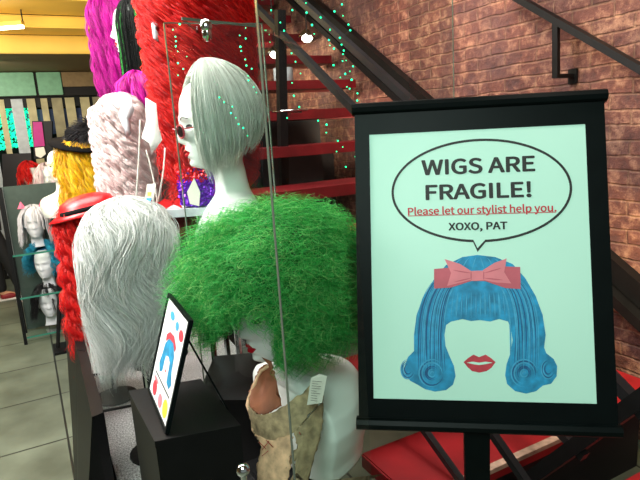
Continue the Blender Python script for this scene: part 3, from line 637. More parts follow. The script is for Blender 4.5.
q = [P(319, 374, 1.28), P(327, 376, 1.28), P(322, 403, 1.275), P(307, 405, 1.27), P(311, 378, 1.275)]
tn = (q[1]-q[0]).cross(q[3]-q[0]).normalized(); obj('card', slab(NB(), q, .0008, tn), M['paper'], tg)
bm = NB()
for i in range(9): 
    y = 381+i*2.4; tube(bm, [P(312-.5*i/3, y, 1.269), P(random.uniform(317, 322)-.5*i/3, y+.8, 1.269)], .0005, 4)
obj('printed_lines', bm, M['ink'], tg)
pd = W('pedestal', Vector((GC.x, GC.y, 0)), 'black pedestal under the front mannequin bust', 'pedestal')
obj('column', box(NB(), (GC.x-.1, GC.y-.1, 0), (GC.x+.1, GC.y+.1, GC.z-.475), .006), M['black'], pd)

# ---------------------------------------------------------------- bob wig mannequin
BC = P(213, 124, 1.9)
mannequin(BC, LEFT+.34, 'pale mannequin with painted brows and red lips wearing the white bob wig', zmin=-.40, tilt=.06, scale=1.26, name='mannequin_bust')
wh = hairmat('white_hair', [(0, (176, 176, 164)), (.5, (216, 218, 208)), (1, (244, 244, 238))], .35, .1)
wig('bob_wig', BC+Vector((0, 0, .004)), LEFT+.34, wh, 'smooth white bob wig on the mannequin in profile behind glass', capm=mat('white_net', (196, 196, 184), .8), rad=.0008, tilt=.06, E=(.160, .138, .178),
    face=1.12, nl=460, per=17, L=.37, Lv=.04, Lf=.07, vol=.2, flare=.2, curl=.001, turns=3, jit=.0022, tuck=.32, K=30, a0=(.02, .35), bangs=.0, frizz=.0004)
gl_ = W('sunglasses', BC+Vector((0, 0, .0)), 'red-framed glasses with dark lenses on the bob-wig mannequin', 'glasses')
X = Matrix.Translation(BC) @ Matrix.Rotation(LEFT+.34, 4, 'Z') @ Matrix.Rotation(.06, 4, 'Y') @ Matrix.Scale(1.27, 4)
for s in (-1, 1):
    pts = [Vector((.098-.012*abs(math.cos(q)*.024+s*.031)/.055, s*.031+.024*math.cos(q), -.010+.017*math.sin(q))) for q in np.linspace(0, 2*PI, 20, endpoint=False)]
    b = NB(); slab(b, pts, .0015, (1, 0, 0)); b.transform(X); obj('lens', b, M['lens'], gl_)
    b = NB(); tube(b, pts+[pts[0]], .0028, 6); tube(b, [(.088, s*.055, -.004), (.03, s*.079, -.002), (-.03, s*.081, -.006)], .002, 6); b.transform(X); obj('frame', b, M['shade'], gl_)
b = tube(NB(), [(.101, -.009, -.004), (.106, 0, -.001), (.101, .009, -.004)], .002, 6); b.transform(X); obj('bridge', b, M['shade'], gl_)
def stand(c, zt, label, r=.012, base=.09, z0=0):
    if c.x > .16 and 1.3 < c.y < 3.6 and c.x < .42+(c.y-1.29)*.33: z0 = .4505
    s = W('wig_stand', Vector((c.x, c.y, z0)), label, 'stand')
    obj('pole', tube(NB(), [Vector((c.x, c.y, z0+.01)), Vector((c.x, c.y, zt))], r, 10), M['chrome'], s); obj('base', lathe(NB(), [(base, 0), (base, .008), (r*1.5, .02)], Vector((c.x, c.y, z0)), 20), M['irond'], s); return s
stand(BC+Vector((.02, .02, 0)), BC.z-.49, 'stand of the bob-wig mannequin behind the green wig')

# ---------------------------------------------------------------- wigs to the left
pinkm = mat('net_pale', (200, 190, 190), .8)
# big white wavy wig
c = P(129, 250, 1.85)
mannequin(c, LEFT-.5, 'white head under the big wavy white wig', zmin=-.22, scale=.95)
stand(c, c.z-.21, 'stand below the big wavy white wig', z0=.45)
wig('long_wavy_wig', c+Vector((0, 0, .01)), LEFT-.55, hairmat('white_wave', [(0, (196, 200, 192)), (.5, (228, 230, 226)), (1, (250, 250, 248))], .3, .1), 'long wavy white wig spilling down beside the black display wall', capm=M['wmatte'], rad=.0011,
    E=(.125, .115, .13), face=.55, nl=280, per=26, L=.54, Lv=.16, vol=.3, flare=.04, drift=tuple(np.array(r0)*.05), curl=.007, turns=3, jit=.010, K=48, wave=.04, wf=21, a0=(.03, .7), tuck=.2)
# red wig with hat behind it
c = P(92, 232, 2.3)
mannequin(c, LEFT+.25, 'white mannequin wearing the long red wig at the aisle edge', zmin=-.45, paint=True)
stand(c, c.z-.455, 'stand of the mannequin with the long red wig')
redm = hairmat('red_hair', [(0, (176, 6, 12)), (.5, (232, 16, 20)), (1, (255, 66, 50))], .4, .35)
wig('long_curly_wig', c+Vector((0, 0, .005)), LEFT+.25, redm, 'long red curly wig hanging behind the wavy white wig', capm=M['redfelt'], rad=.0011, E=(.115, .105, .125), face=.5, nl=150, per=14, L=.58, curl=.016, turns=9, jit=.006, vol=.2, flare=.25, K=44, bangs=.12)
bm = NB(); hc = c+Vector((0, 0, .085)); lathe(bm, [(.155, -.012), (.16, -.006), (.12, .006), (.112, .03), (.1, .052), (.06, .07), (.01, .075)], hc, 32, (-.15, .1, 1))
ht = W('bonnet', hc, 'red satin hat with a black band on the long red wig', 'hat'); obj('crown', bm, M['redfelt'], ht, True)
obj('band', lathe(NB(), [(.1205, .004), (.1215, .012), (.117, .024), (.112, .02)], hc, 32, (-.15, .1, 1)), M['blackfelt'], ht, True)
# yellow wig with black feather hat
c = P(84, 166, 2.85)
mannequin(c, LEFT+.5, 'white mannequin wearing the yellow wig and black hat', zmin=-.45); stand(c, c.z-.455, 'stand of the mannequin with the yellow wig')
wig('wavy_wig', c+Vector((0, 0, .005)), LEFT+.5, hairmat('yellow_hair', [(0, (206, 140, 4)), (.5, (246, 196, 10)), (1, (255, 232, 80))], .4, .2), 'bright yellow wavy wig under a black hat', capm=M['soff'], rad=.0012, E=(.108, .1, .122), face=.5, nl=150, per=14, L=.36, curl=.012, turns=7, jit=.006, vol=.28, flare=.3, K=34, bangs=.15)
hc = c+Vector((.01, 0, .11)); ht = W('feather_hat', hc, 'black hat with shaggy feather trim on the yellow wig', 'hat')
obj('brim', lathe(NB(), [(.05, .0), (.16, -.004), (.165, .004), (.08, .012)], hc, 30, (.1, -.25, 1)), M['blackfelt'], ht, True)
obj('crown', lathe(NB(), [(.085, .0), (.085, .06), (.07, .08), (.01, .082)], hc, 30, (.1, -.25, 1)), M['blackfelt'], ht, True)
n = 2600; v = RNG.normal(size=(n, 3)); v[:, 2] = np.abs(v[:, 2])*.7; v /= np.linalg.norm(v, axis=1, keepdims=True); s = np.linspace(0, 1, 9)[None, :, None]
Q = v[:, None]*(.06+.12*s)*RNG.uniform(.6, 1, (n, 1, 1)); Q[..., 2] -= .05*s[..., 0]**2; Q[..., 0] += .07
strand_mesh('feathers', Q+np.array([-.0, 0, .03]), .0014, hairmat('black_feather', [(0, (8, 8, 9)), (1, (40, 38, 40))], .5), ht)
# pale pink-white curly wig
c = P(120, 122, 2.55)
mannequin(c, LEFT, 'white head inside the pale pink curly wig', zmin=-.2, paint=False); stand(c, c.z-.19, 'stand of the pale pink curly wig')
wig('long_curly_wig', c, LEFT-.2, hairmat('blush_hair', [(0, (206, 178, 176)), (.5, (240, 222, 218)), (1, (255, 246, 244))], .4, .2), 'very long blush white ringlet wig between the yellow and red wigs', capm=M['wmatte'], rad=.0013, E=(.115, .11, .125), face=.5, nl=170, per=14, L=.62, curl=.018, turns=10, jit=.007, vol=.05, flare=.02, K=50)
# magenta wig and its mannequin
c = P(107, 18, 3.2)
mannequin(c, LEFT+.2, 'white mannequin high up wearing the magenta wig', zmin=-.2); stand(c, c.z-.19, 'tall stand of the magenta wig mannequin')
magm = hairmat('magenta_hair', [(0, (130, 0, 90)), (.5, (200, 6, 150)), (1, (236, 50, 190))], .4, .2)
wig('long_wavy_wig', c+Vector((0, 0, 0)), LEFT+.2, magm, 'shaggy magenta wig on the highest shelf at the left', capm=M['magenta'], rad=.0014, E=(.11, .095, .12), face=.6, nl=130, per=14, L=.56, curl=.012, turns=5, jit=.008, vol=.15, flare=-.1, K=34)
# black wig with green stripes
c = P(132, 30, 2.75)
mannequin(c, LEFT+.35, 'white mannequin face looking out of the green-striped black wig', zmin=-.2); stand(c, c.z-.19, 'tall stand of the green-striped black wig')
wig('long_straight_wig', c+Vector((.01, 0, .0)), LEFT+.35, hairmat('striped_hair', [(0, (6, 8, 8)), (.75, (16, 22, 18)), (.85, (28, 110, 40)), (1, (60, 160, 70))], .45, spec=.15), 'long straight black wig with green streaks', capm=M['blackfelt'], rad=.0012, E=(.115, .095, .14), face=.85, nl=150, per=22, L=.56, Lv=.05, curl=.001, turns=2, jit=.0045, vol=.12, flare=-.2, K=34, stripe=.14, tuck=.15)
# magenta under-wig
c = P(138, 92, 2.62)
wig('wavy_wig', c, LEFT, magm, 'magenta wavy wig hanging between the striped and red wigs', capm=M['magenta'], rad=.0014, E=(.08, .075, .09), face=.3, nl=90, per=12, L=.3, curl=.012, turns=6, jit=.007, K=26)
stand(c, c.z, 'stand of the magenta wavy wig')
# huge red curly wig
c = P(194, 6, 2.15)
wig('long_curly_wig', c, LEFT, redm, 'huge bright red ringlet wig beside the white bob wig', capm=M['redfelt'], rad=.0012, E=(.155, .15, .14), face=.35, nl=420, per=18, L=.66, Lv=.3, curl=.026, turns=8.5, jit=.0065, vol=.34, flare=-.12, K=56, a0=(.05, 1.5), frizz=.0012)
stand(c+Vector((0, .02, 0)), c.z+.02, 'tall stand of the huge red ringlet wig')
c = P(193, 150, 2.1)
wig('curly_hairpiece', c, LEFT, redm, 'small red curly hairpiece hanging below the huge red wig', capm=M['redfelt'], rad=.0012, E=(.05, .05, .05), face=.2, nl=60, per=12, L=.18, curl=.012, turns=12, jit=.006, K=26)
stand(c+Vector((0, .01, 0)), c.z, 'stand of the small red curly hairpiece')

# masks, ribbons and the sequin costume
def mask(pts, d, m, label, nrm=.006, name='mask'):
    r = W(name, P(*pts[0], d), label, 'mask'); q = [P(x, y, d) for x, y in pts]; c = sum(q, Vector())/len(q)
    bm = NB(); f = -Vector(fw)*.02; vs = [bm.verts.new(p) for p in q]; mid = [bm.verts.new(p*.5+c*.5+f*.7) for p in q]; top = bm.verts.new(c+f)
    n_ = len(q)
    for i in range(n_): bm.faces.new((vs[i], vs[(i+1) % n_], mid[(i+1) % n_], mid[i])); bm.faces.new((mid[i], mid[(i+1) % n_], top))
    bmesh.ops.recalc_face_normals(bm, faces=bm.faces[:]); bmesh.ops.solidify(bm, geom=bm.faces[:], thickness=.003); obj('shell', bm, m, r, True); return r
def ribbons(lines, d, labels, group=None, r_=.0028, name='ribbon'):
    for i, l in enumerate(lines):
        o = tube(NB(), [P(x, y, d+.01*i) for x, y in bez(l, 12)], r_, 6); tag(obj(name, o, M['cord'], None, True), labels[i], 'ribbon', group)
mk = mask([(146, 98), (156, 104), (158, 126), (162, 140), (152, 154), (150, 143), (142, 138), (147, 122)], 2.0, M['white'], 'pointed white party mask hanging left of the small red hairpiece')
mk2 = mask([(122, 104), (131, 98), (134, 110), (130, 120), (131, 134), (127, 138), (124, 128), (119, 116)], 2.35, M['fab'], 'long-nosed pale grey mask in front of the magenta wavy wig')
mk3 = mask([(151, 22), (157, 16), (160, 24), (157, 30), (160, 36), (158, 42), (153, 38)], 2.0, M['fab'], 'small pale mask stuck in the huge red wig')
ribbons([[(140, 120), (139, 170), (135, 208)], [(146, 150), (155, 180), (158, 208)], [(165, 148), (164, 180), (155, 212)], [(203, 165), (204, 190), (196, 222)]], 1.95, ['pale ribbon hanging in front of the blush wig, leftmost of four', 'pale ribbon hanging between the blush wig and the white mask, second from left', 'pale ribbon hanging down the edge of the red wig, third from left', 'pale ribbon in front of the sequin bodice, rightmost of four'], 'hanging ribbons')
def sequins():
    # bodice: curved shell covered with small sequin discs
    r = W('sequin_bodice', P(198, 190, 1.95), 'purple and red sequin bodice with a white diamond below the red hairpiece', 'costume')
    outline = [(176, 172), (196, 166), (208, 165), (221, 190), (214, 204), (198, 207), (180, 205)]
    bm = NB(); q = [P(x, y, 1.95+.0007*abs(x-198)) for x, y in outline]; slab(bm, q, .03, fw); obj('bodice', bm, mat('purple_satin', (80, 20, 140), .4), r)
    for m, nm, hexes in ((mat('purple_sequin', (110, 24, 190), .2, metal=.5, noise=.4, scale=90), 'purple_sequins', lambda x, y: not (x < 205 and y < 180)), (mat('red_sequin', (210, 16, 30), .2, metal=.5, noise=.4, scale=90), 'red_sequins', lambda x, y: x < 207 and y < 182 or x > 214)):
        b = NB()
        for _ in range(900):
            x, y = random.uniform(176, 221), random.uniform(165, 207)
            inside = False; j = len(outline)-1
            for i in range(len(outline)):
                if (outline[i][1] > y) != (outline[j][1] > y) and x < (outline[j][0]-outline[i][0])*(y-outline[i][1])/(outline[j][1]-outline[i][1])+outline[i][0]: inside = not inside
                j = i
            if inside and hexes(x, y):
                mt = Matrix.Translation(P(x, y, 1.946+.0007*abs(x-198))) @ (-Vector(fw)+Vector([random.uniform(-.5, .5) for _ in range(3)])).normalized().to_track_quat('Z', 'Y').to_matrix().to_4x4()
                bmesh.ops.create_circle(b, cap_ends=True, segments=6, radius=.004, matrix=mt)
        obj(nm, b, m, r)
    b = NB(); slab(b, [P(x, y, 1.938) for x, y in ((187, 192), (194, 178), (200, 192), (199, 206), (190, 204))], .004, fw); obj('diamond', b, M['paper'], r)
sequins()
sb = P(198, 212, 1.97); stand(Vector((sb.x, sb.y, 0)), P(198, 206, 1.97).z, 'stand of the purple sequin bodice', r=.009)
# shelf with red ornaments and price card
sl = W('display_shelf', P(190, 213, 2.05), 'narrow grey metal display shelf behind the green wig', 'shelf')
a, b = P(152, 211, 2.05), P(232, 212, 2.05); b.z = a.z; obj('board', bar(NB(), a, b, .22, .028), M['fab'], sl); obj('apron', bar(NB(), a+Vector((0, .03, -.06)), b+Vector((0, .03, -.06)), .02, .09), M['redd'], sl)
for q in (a, b): obj('leg', tube(NB(), [Vector((q.x, q.y+.06, .4505)), Vector((q.x, q.y+.06, a.z))], .01, 8), M['irond'], sl)
for i, (x, w, lb) in enumerate(((158, 5, 'small red bow tie on the grey shelf, left one'), (173, 6, 'small red bow tie on the grey shelf, right one'))):
    c = P(x, 206, 1.96); c.z = a.z+.034; bt = W('bow_tie', c, lb, 'bow tie', 'red bow ties'); h = Vector(r0)
    for s in (-1, 1): obj('loop', slab(NB(), [c+h*s*.004+Vector((0, 0, .006)), c+h*s*.026+Vector((0, 0, .018)), c+h*s*.028+Vector((0, 0, -.018)), c+h*s*.004+Vector((0, 0, -.006))], .012, fw), M['redfelt'], bt)
    obj('knot', box(NB(), c-Vector((.006, .002, .008)), c+Vector((.006, .016, .008)), .003), M['redfelt'], bt)
cd_ = W('price_card', P(148, 212, 1.85), 'small white card with coloured lettering hanging on the ribbons', 'card')
q = [P(147, 184, 1.84), P(156, 183.5, 1.84), P(151, 216, 1.82), P(143, 208, 1.82)]; tn = (q[1]-q[0]).cross(q[3]-q[0]).normalized(); tn = tn if tn.dot(Vector(fw)) > 0 else -tn
obj('card', slab(NB(), q, .001, tn), M['paper'], cd_)
for (x, y, w, h, m) in ((149.5, 194, 2, 2, 'yel'), (149, 201, 2.5, 3, 'hblue2'), (148, 206, 2, 2, 'pink'), (151, 204, 1, 4, 'redink')): obj('print', slab(NB(), [P(x-w, y-h, 1.828), P(x+w, y-h, 1.828), P(x+w*.7, y+h, 1.822), P(x-w, y+h, 1.822)], .0004, tn), M[m], cd_)

# ---------------------------------------------------------------- display wall, platform, pedestal
dx = math.radians(2.4)
dwl = W('display_wall', (.12, 2.6, 0), 'low black display wall along the aisle', 'display wall')
TZ = .775
tA = PL(92, 417, 2, TZ); tB = PL(104, 412, 2, TZ); tF1 = PL(62, 283, 2, TZ); tF2 = PL(70, 288, 2, TZ)
def prism(bm, poly, z0, z1):
    return slab(bm, [Vector((p.x, p.y, z0)) for p in poly], z1-z0, (0, 0, 1))
seg = 3
for i in range(seg):
    f0, f1 = i/seg+(.004 if i else 0), (i+1)/seg
    poly = [tA.lerp(tF1, f0), tB.lerp(tF2, f0), tB.lerp(tF2, f1), tA.lerp(tF1, f1)]
    zz = TZ-.03*0
    bt_ = [poly[0]+Vector((-.10, 0, 0)), poly[1], poly[2], poly[3]+Vector((-.05-.09*(1-f1), 0, 0))]; bt_[0].x = poly[0].x-.05-.09*(1-f0)
    b = NB(); A = [b.verts.new((p.x, p.y, TZ)) for p in poly]; B = [b.verts.new((p.x, p.y, .0)) for p in bt_]
    b.faces.new(A); b.faces.new(B)
    for j in range(4): b.faces.new((A[j], A[(j+1) % 4], B[(j+1) % 4], B[j]))
    obj('wall_panel', b, M['black'], dwl)
pf = W('display_platform', (.6, 2.4, 0), 'display platform topped with crushed silver glitter', 'platform')
inx = Vector((.012, 0, 0))
poly = [tB+inx+Vector((0, -.35, 0)), Vector((.42, tB.y-.35, 0)), Vector((.85, 2.6, 0)), Vector((.9, 3.6, 0)), tB.lerp(tF2, (3.6-tB.y)/(tF2.y-tB.y))+inx]
obj('glitter_top', prism(NB(), poly, .43, .45), M['glitter'], pf); obj('box', prism(NB(), poly, 0, .429), M['irond'], pf)
# glass shelves by the wall
for (x0, y0, x1, y1, d0, d1, lb) in ((103, 412, 131, 404, 1.6, 1.62, 'lower glass shelf edge beside the black display wall'), (87, 377, 108, 371, 1.9, 1.92, 'upper glass shelf edge beside the black display wall')):
    a, b = P(x0, y0, d0), P(x1, y1, d1); b.z = a.z; bk = Vector((.02, .26, 0)); r = W('glass_shelf', (a+b)/2, lb, 'glass shelf', 'glass shelves by the wall')
    obj('glass', slab(NB(), [a, b, b+bk, a+bk], .006, (0, 0, 1)), GL, r); obj('polished_edge', bar(NB(), a+Vector((0, 0, .003)), b+Vector((0, 0, .003)), .005, .007), M['irond'], r)
# black pedestal with poster frame
TZ2 = P(155, 441, 1.16).z
pa, pb, pc_, pd_ = PL(129, 391, 2, TZ2), PL(155, 441, 2, TZ2), PL(240, 425, 2, TZ2), PL(218, 352, 2, TZ2)
pdc = pa+(pc_-pb)
bx = W('display_box', ((pa.x+pc_.x)/2, (pa.y+pc_.y)/2, 0), 'glossy black display box carrying the small framed poster', 'display box')
obj('body', prism(NB(), [pa, pb, pc_, pdc], .4505, TZ2-.016), M['black'], bx)
ce = (pa+pb+pc_+pdc)/4; obj('lid', prism(NB(), [ce+(p-ce)*1.015 for p in (pa, pb, pc_, pdc)], TZ2-.015, TZ2), M['black'], bx)
fr = W('poster_frame', P(157, 414, 1.25), 'small black framed poster standing on the black display box', 'framed poster')
# frame stands on the lid: bottom edge along BL->BR
bl = PL(148.5, 389.5, 2, TZ2+.002); br_ = PL(166.5, 434, 2, TZ2+.002)
fu = (br_-bl); FWd = fu.length; fu.normalize()
tl = None; best = 9
for dd in np.linspace(.8, 2.4, 400):
    q = P(169, 293, dd)
    if abs((q-bl).dot(fu)) < best: best = abs((q-bl).dot(fu)); tl = q
fv = (tl-bl); FH = fv.length; fv.normalize(); fn = fu.cross(fv); fn = fn if fn.dot(Vector(CAM)-bl) > 0 else -fn
def FP(u, v, n=0): return bl+fu*u*FWd+fv*v*FH+fn*n
def frect(bm, u0_, u1, v0, v1, n0, n1): return slab(bm, [FP(u0_, v0, n0), FP(u1, v0, n0), FP(u1, v1, n0), FP(u0_, v1, n0)], n1-n0, fn)
obj('backing', frect(NB(), 0, 1, 0, 1, -.006, -.002), M['satin'], fr)
bm = NB(); frect(bm, 0, .04, 0, 1, -.0019, .003); frect(bm, .96, 1, 0, 1, -.0019, .003); frect(bm, .04, .96, 0, .03, -.0019, .003); frect(bm, .04, .96, .97, 1, -.0019, .003); obj('moulding', bm, M['satin'], fr)
pr = obj('print_sheet', frect(NB(), .04, .96, .03, .97, -.0018, 0), M['pale'], fr)
def fpoly(name, pts, m, n=.0006):
    b = NB(); f = b.faces.new([b.verts.new(FP(u, v, n)) for u, v in pts]); f.normal_update(); bmesh.ops.triangulate(b, faces=[f], ngon_method='EAR_CLIP'); sub(name, b, M[m], pr, fr)
ell = lambda cx, cy, a, b, n=18: [(cx+a*math.cos(q), cy+b*math.sin(q)) for q in np.linspace(0, 2*PI, n, endpoint=False)]
fpoly('printed_hair', [(.3, .30), (.22, .36), (.26, .45), (.3, .58), (.42, .66), (.6, .67), (.72, .58), (.74, .45), (.82, .36), (.76, .30), (.64, .32), (.62, .5), (.42, .5), (.4, .34)], 'hblue')
fpoly('printed_face', ell(.52, .43, .11, .09), 'pale', .0008); fpoly('printed_headband', [(.3, .6), (.42, .66), (.6, .67), (.7, .62), (.72, .67), (.58, .73), (.4, .72), (.28, .66)], 'lipink', .0009)
fpoly('printed_lips', ell(.52, .385, .035, .012), 'lipink', .001)
for (cx, cy, a, b, m) in ((.25, .12, .1, .07, 'lipink'), (.55, .11, .09, .06, 'pink'), (.78, .13, .1, .08, 'yel'), (.6, .83, .07, .04, 'hblue2'), (.8, .8, .09, .05, 'lipink'), (.35, .86, .1, .04, 'hblue2'), (.25, .2, .12, .02, 'pink')): fpoly('printed_spot', ell(cx, cy, a, b, 12), m)
fpoly('printed_line', [(.15, .245), (.85, .245), (.85, .262), (.15, .262)], 'ink', .0007)
obj('easel_leg', bar(NB(), FP(.6, .8, -.014), Vector((FP(.6, .8).x, FP(.6, .8).y, TZ2+.004))-fn*.10, .02, .004), M['satin'], fr)

# black lower showcase box behind the collar
lw = W('lower_showcase', (.6, 1.3, 0), 'dark lower showcase with brown reflections behind the leather collar', 'showcase')
g = P(225, 430, 1.30)
a = PL(205, 372, 2, .80); obj('cabinet', prism(NB(), [PL(196, 400, 2, .76), PL(258, 400, 2, .76), PL(262, 352, 2, .76), PL(214, 356, 2, .76)], .452, .76), M['black'], lw)
cb_ = P(243, 470, 1.05); kb = W('showcase_bolt', cb_, 'round chrome glass bolt at the bottom beside the collar', 'bolt')
obj('head', lathe(NB(), [(.004, -.012), (.011, -.010), (.013, 0), (.011, .008), (.004, .011)], cb_, 18, tuple(-fw)), M['chrome'], kb, True)
obj('post', tube(NB(), [cb_, Vector((cb_.x, cb_.y, 0))], .006, 8), M['chrome'], kb)

# ---------------------------------------------------------------- three foam heads on glass shelves, person
ws = W('shelf_unit', (0, 5, 0), 'glass shelf unit with dark posts holding three wig heads', 'shelf unit')
D = 4.55
zs = [P(36, 249, D).z, P(38, 292, D).z, P(40, 337, D).z]; zs[2] = max(zs[2], .06)
sc0 = P(39, 249, D); hx = Vector((1, 0, 0)); w2 = .23
cxs = sc0.x
for z in zs: obj('glass_shelf', box(NB(), (cxs-.19, sc0.y-.16, z-.01), (cxs+w2+.03, sc0.y+.18, z)), GL, ws); 
for z in zs: obj('shelf_edge', box(NB(), (cxs-.19, sc0.y-.165, z-.012), (cxs+w2+.03, sc0.y-.16, z+.002)), mat('shelf_edge_green', (60, 130, 110), .2), ws)
for sx in (-.205, w2+.045):
    for sy in (-.15, .17): obj('post', box(NB(), (cxs+sx-.012, sc0.y+sy-.012, 0), (cxs+sx+.012, sc0.y+sy+.012, 1.25)), M['irond'], ws)
obj('back_panel', box(NB(), (cxs-.19, sc0.y+.19, .02), (cxs+w2+.03, sc0.y+.2, 1.25)), mat('grey_green_panel', (62, 76, 70), .4), ws)
specs = [('white_hair', [(0, (190, 186, 190)), (1, (250, 246, 250))], 'white straight wig with pink cat ears on the top glass shelf', 'straight_wig', 'topmost', dict(L=.24, curl=.001, jit=.003, vol=.2, flare=.3, nl=110, per=12, face=.9, bangs=.1)),
         ('blue_hair', [(0, (4, 84, 120)), (1, (40, 180, 214))], 'turquoise curly wig on the middle glass shelf', 'curly_wig', 'middle', dict(L=.15, curl=.014, turns=14, jit=.004, vol=.6, flare=.2, nl=130, per=12, face=.85, bangs=.0)),
         ('black_hair', [(0, (6, 6, 8)), (1, (34, 32, 36))], 'short spiky black wig on the bottom glass shelf', 'short_wig', 'bottom', dict(L=.2, curl=.003, turns=8, jit=.006, vol=.35, flare=.3, nl=110, per=12, face=.8, bangs=.06))]
for z, (nm, stops, lb, on, pos, kw), dxx in zip(zs, specs, (.0, .03, .01)):
    s_ = 1.05; c = Vector((cxs+dxx, sc0.y, z+.205*s_+.002))
    mannequin(c, -PI/2-.1-(.35 if pos == 'middle' else 0), {'topmost': 'white foam head under the cat-ear wig, topmost of three', 'middle': 'white foam head under the turquoise wig, middle of three', 'bottom': 'white foam head under the black wig, bottom of three'}[pos], zmin=-.205, m='wmatte', paint=False, name='foam_head', group='foam heads on glass shelves', scale=s_)
    w_ = wig(on, c+Vector((0, 0, .003)), -PI/2-.1-(.35 if pos == 'middle' else 0), hairmat(nm+'_small', stops, .4), lb, 'wigs on glass shelves', capm=M['wmatte'] if pos == 'topmost' else (M['hblue3'] if pos == 'middle' else M['blackfelt']), rad=.0016, E=(.118, .1, .125), K=22, **kw)
    if pos == 'topmost':
        for s in (-1, 1):
            b = NB(); k_ = c+Vector((s*.07, -.02, .135)); bmesh.ops.create_cone(b, cap_ends=True, segments=4, radius1=.03, radius2=.002, depth=.055, matrix=Matrix.Translation(k_+Vector((s*.005, 0, .02))) @ Matrix.Diagonal((1, .4, 1, 1))); obj('cat_ear', b, M['cat'], w_)
# stand seen left of the display wall
tr = W('folding_easel', P(64, 346, 4.0), 'small black folding stand on the floor by the display wall', 'stand')
g0 = PL(54, 351, 2, 0.0); g1 = PL(70, 349, 2, 0)
obj('base', box(NB(), (g0.x-.0, g0.y-.12, 0), (g0.x+.12, g0.y+.12, .02), .003), M['irond'], tr); obj('leg', bar(NB(), Vector((g0.x+.03, g0.y, .02)), Vector((g0.x+.10, g0.y+.1, .4)), .025, .012), M['irond'], tr); obj('leg', bar(NB(), Vector((g0.x+.1, g0.y, .02)), Vector((g0.x+.10, g0.y+.1, .4)), .02, .012), M['irond'], tr)

def skin(name, V, Ed, R_, m, parent=None, root=0, lv=2):
    me = bpy.data.meshes.new(name); me.from_pydata([tuple(v) for v in V], Ed, []); ob = bpy.data.objects.new(name, me); COL.objects.link(ob)
    md = ob.modifiers.new('s', 'SKIN'); sv = me.skin_vertices[0].data
    for i, r in enumerate(R_): sv[i].radius = (r, r) if not isinstance(r, tuple) else r
    sv[root].use_root = True
    s2 = ob.modifiers.new('u', 'SUBSURF'); s2.levels = lv; s2.render_levels = lv
    dg = bpy.context.evaluated_depsgraph_get(); nm = bpy.data.meshes.new_from_object(ob.evaluated_get(dg)); bpy.data.objects.remove(ob)
    nm.materials.clear(); nm.materials.append(m); nm.polygons.foreach_set('use_smooth', [True]*len(nm.polygons))
    o = bpy.data.objects.new(name, nm); return link(o, parent)
ft = PL(8, 302, 2, 0); pe = W('person', Vector((ft.x+.04, ft.y, 0)), 'person in navy top, black trousers and red sneakers walking at the left edge', 'person')
# local frame: x sideways (picture right), faces +x
hp_ = Vector((-.13, .0, .92)); 
V = [hp_, (-.12, 0, 1.12), (-.11, 0, 1.32), (-.10, 0, 1.42), (-.09, 0, 1.50), (-.085, 0, 1.60), (-.075, 0, 1.68),
     (-.10, -.17, 1.38), (-.14, -.20, 1.14), (.03, -.17, 1.06), (.09, -.15, 1.08), (-.10, .17, 1.38), (-.14, .20, 1.12), (.02, .19, .98), (.07, .18, .94),
     (-.12, -.09, .88), (.02, -.09, .50), (.12, -.09, .09), (.24, -.09, .04), (-.14, .09, .88), (-.10, .09, .48), (-.08, .09, .08), (.05, .1, .035)]
Ed = [(0, 1), (1, 2), (2, 3), (3, 4), (4, 5), (5, 6), (2, 7), (7, 8), (8, 9), (9, 10), (2, 11), (11, 12), (12, 13), (13, 14), (0, 15), (15, 16), (16, 17), (17, 18), (0, 19), (19, 20), (20, 21), (21, 22)]
R_ = [(.13, .1), .12, .14, .055, .055, .085, .07, .05, .04, .032, .03, .05, .04, .032, .03, .085, .055, .038, .03, .085, .055, .038, .03]
skin('body', V, Ed, R_, M['skin'], pe)
ix = [0, 1, 2, 7, 8, 11, 12]; skin('top', [V[i] for i in ix], [(0, 1), (1, 2), (2, 3), (3, 4), (2, 5), (5, 6)], [(.15, .125), .14, .155, .066, .055, .066, .055], M['navy'], pe)
skin('trousers', [V[0], V[15], V[16], V[17], V[19], V[20], V[21]], [(0, 1), (1, 2), (2, 3), (0, 4), (4, 5), (5, 6)], [(.145, .12), .1, .072, .055, .1, .072, .055], M['trousers'], pe)
for s, (a, b) in ((0, (17, 18)), (1, (21, 22))):
    a, b = Vector(V[a]), Vector(V[b]); sn = skin('sneaker', [a+Vector((-.03, 0, -.04)), a+Vector((.05, 0, -.03)), b+Vector((.0, 0, 0))], [(0, 1), (1, 2)], [(.045, .045), (.048, .045), (.042, .032)], M['sneaker'], pe)
    bm = NB(); z = min(a.z-.09, 0.0)+.0; box(bm, (a.x-.08, a.y-.045, .001), (b.x+.05, a.y+.045, .022), .008); so = obj('sole', bm, M['sole'], None); so.parent = sn
hb = NB(); bmesh.ops.create_uvsphere(hb, u_segments=20, v_segments=14, radius=.1, matrix=Matrix.Translation((-.095, 0, 1.66)) @ Matrix.Diagonal((1, .85, 1.1, 1))); ho = obj('hair', hb, M['blackfelt'], None, True); ho.parent = pe

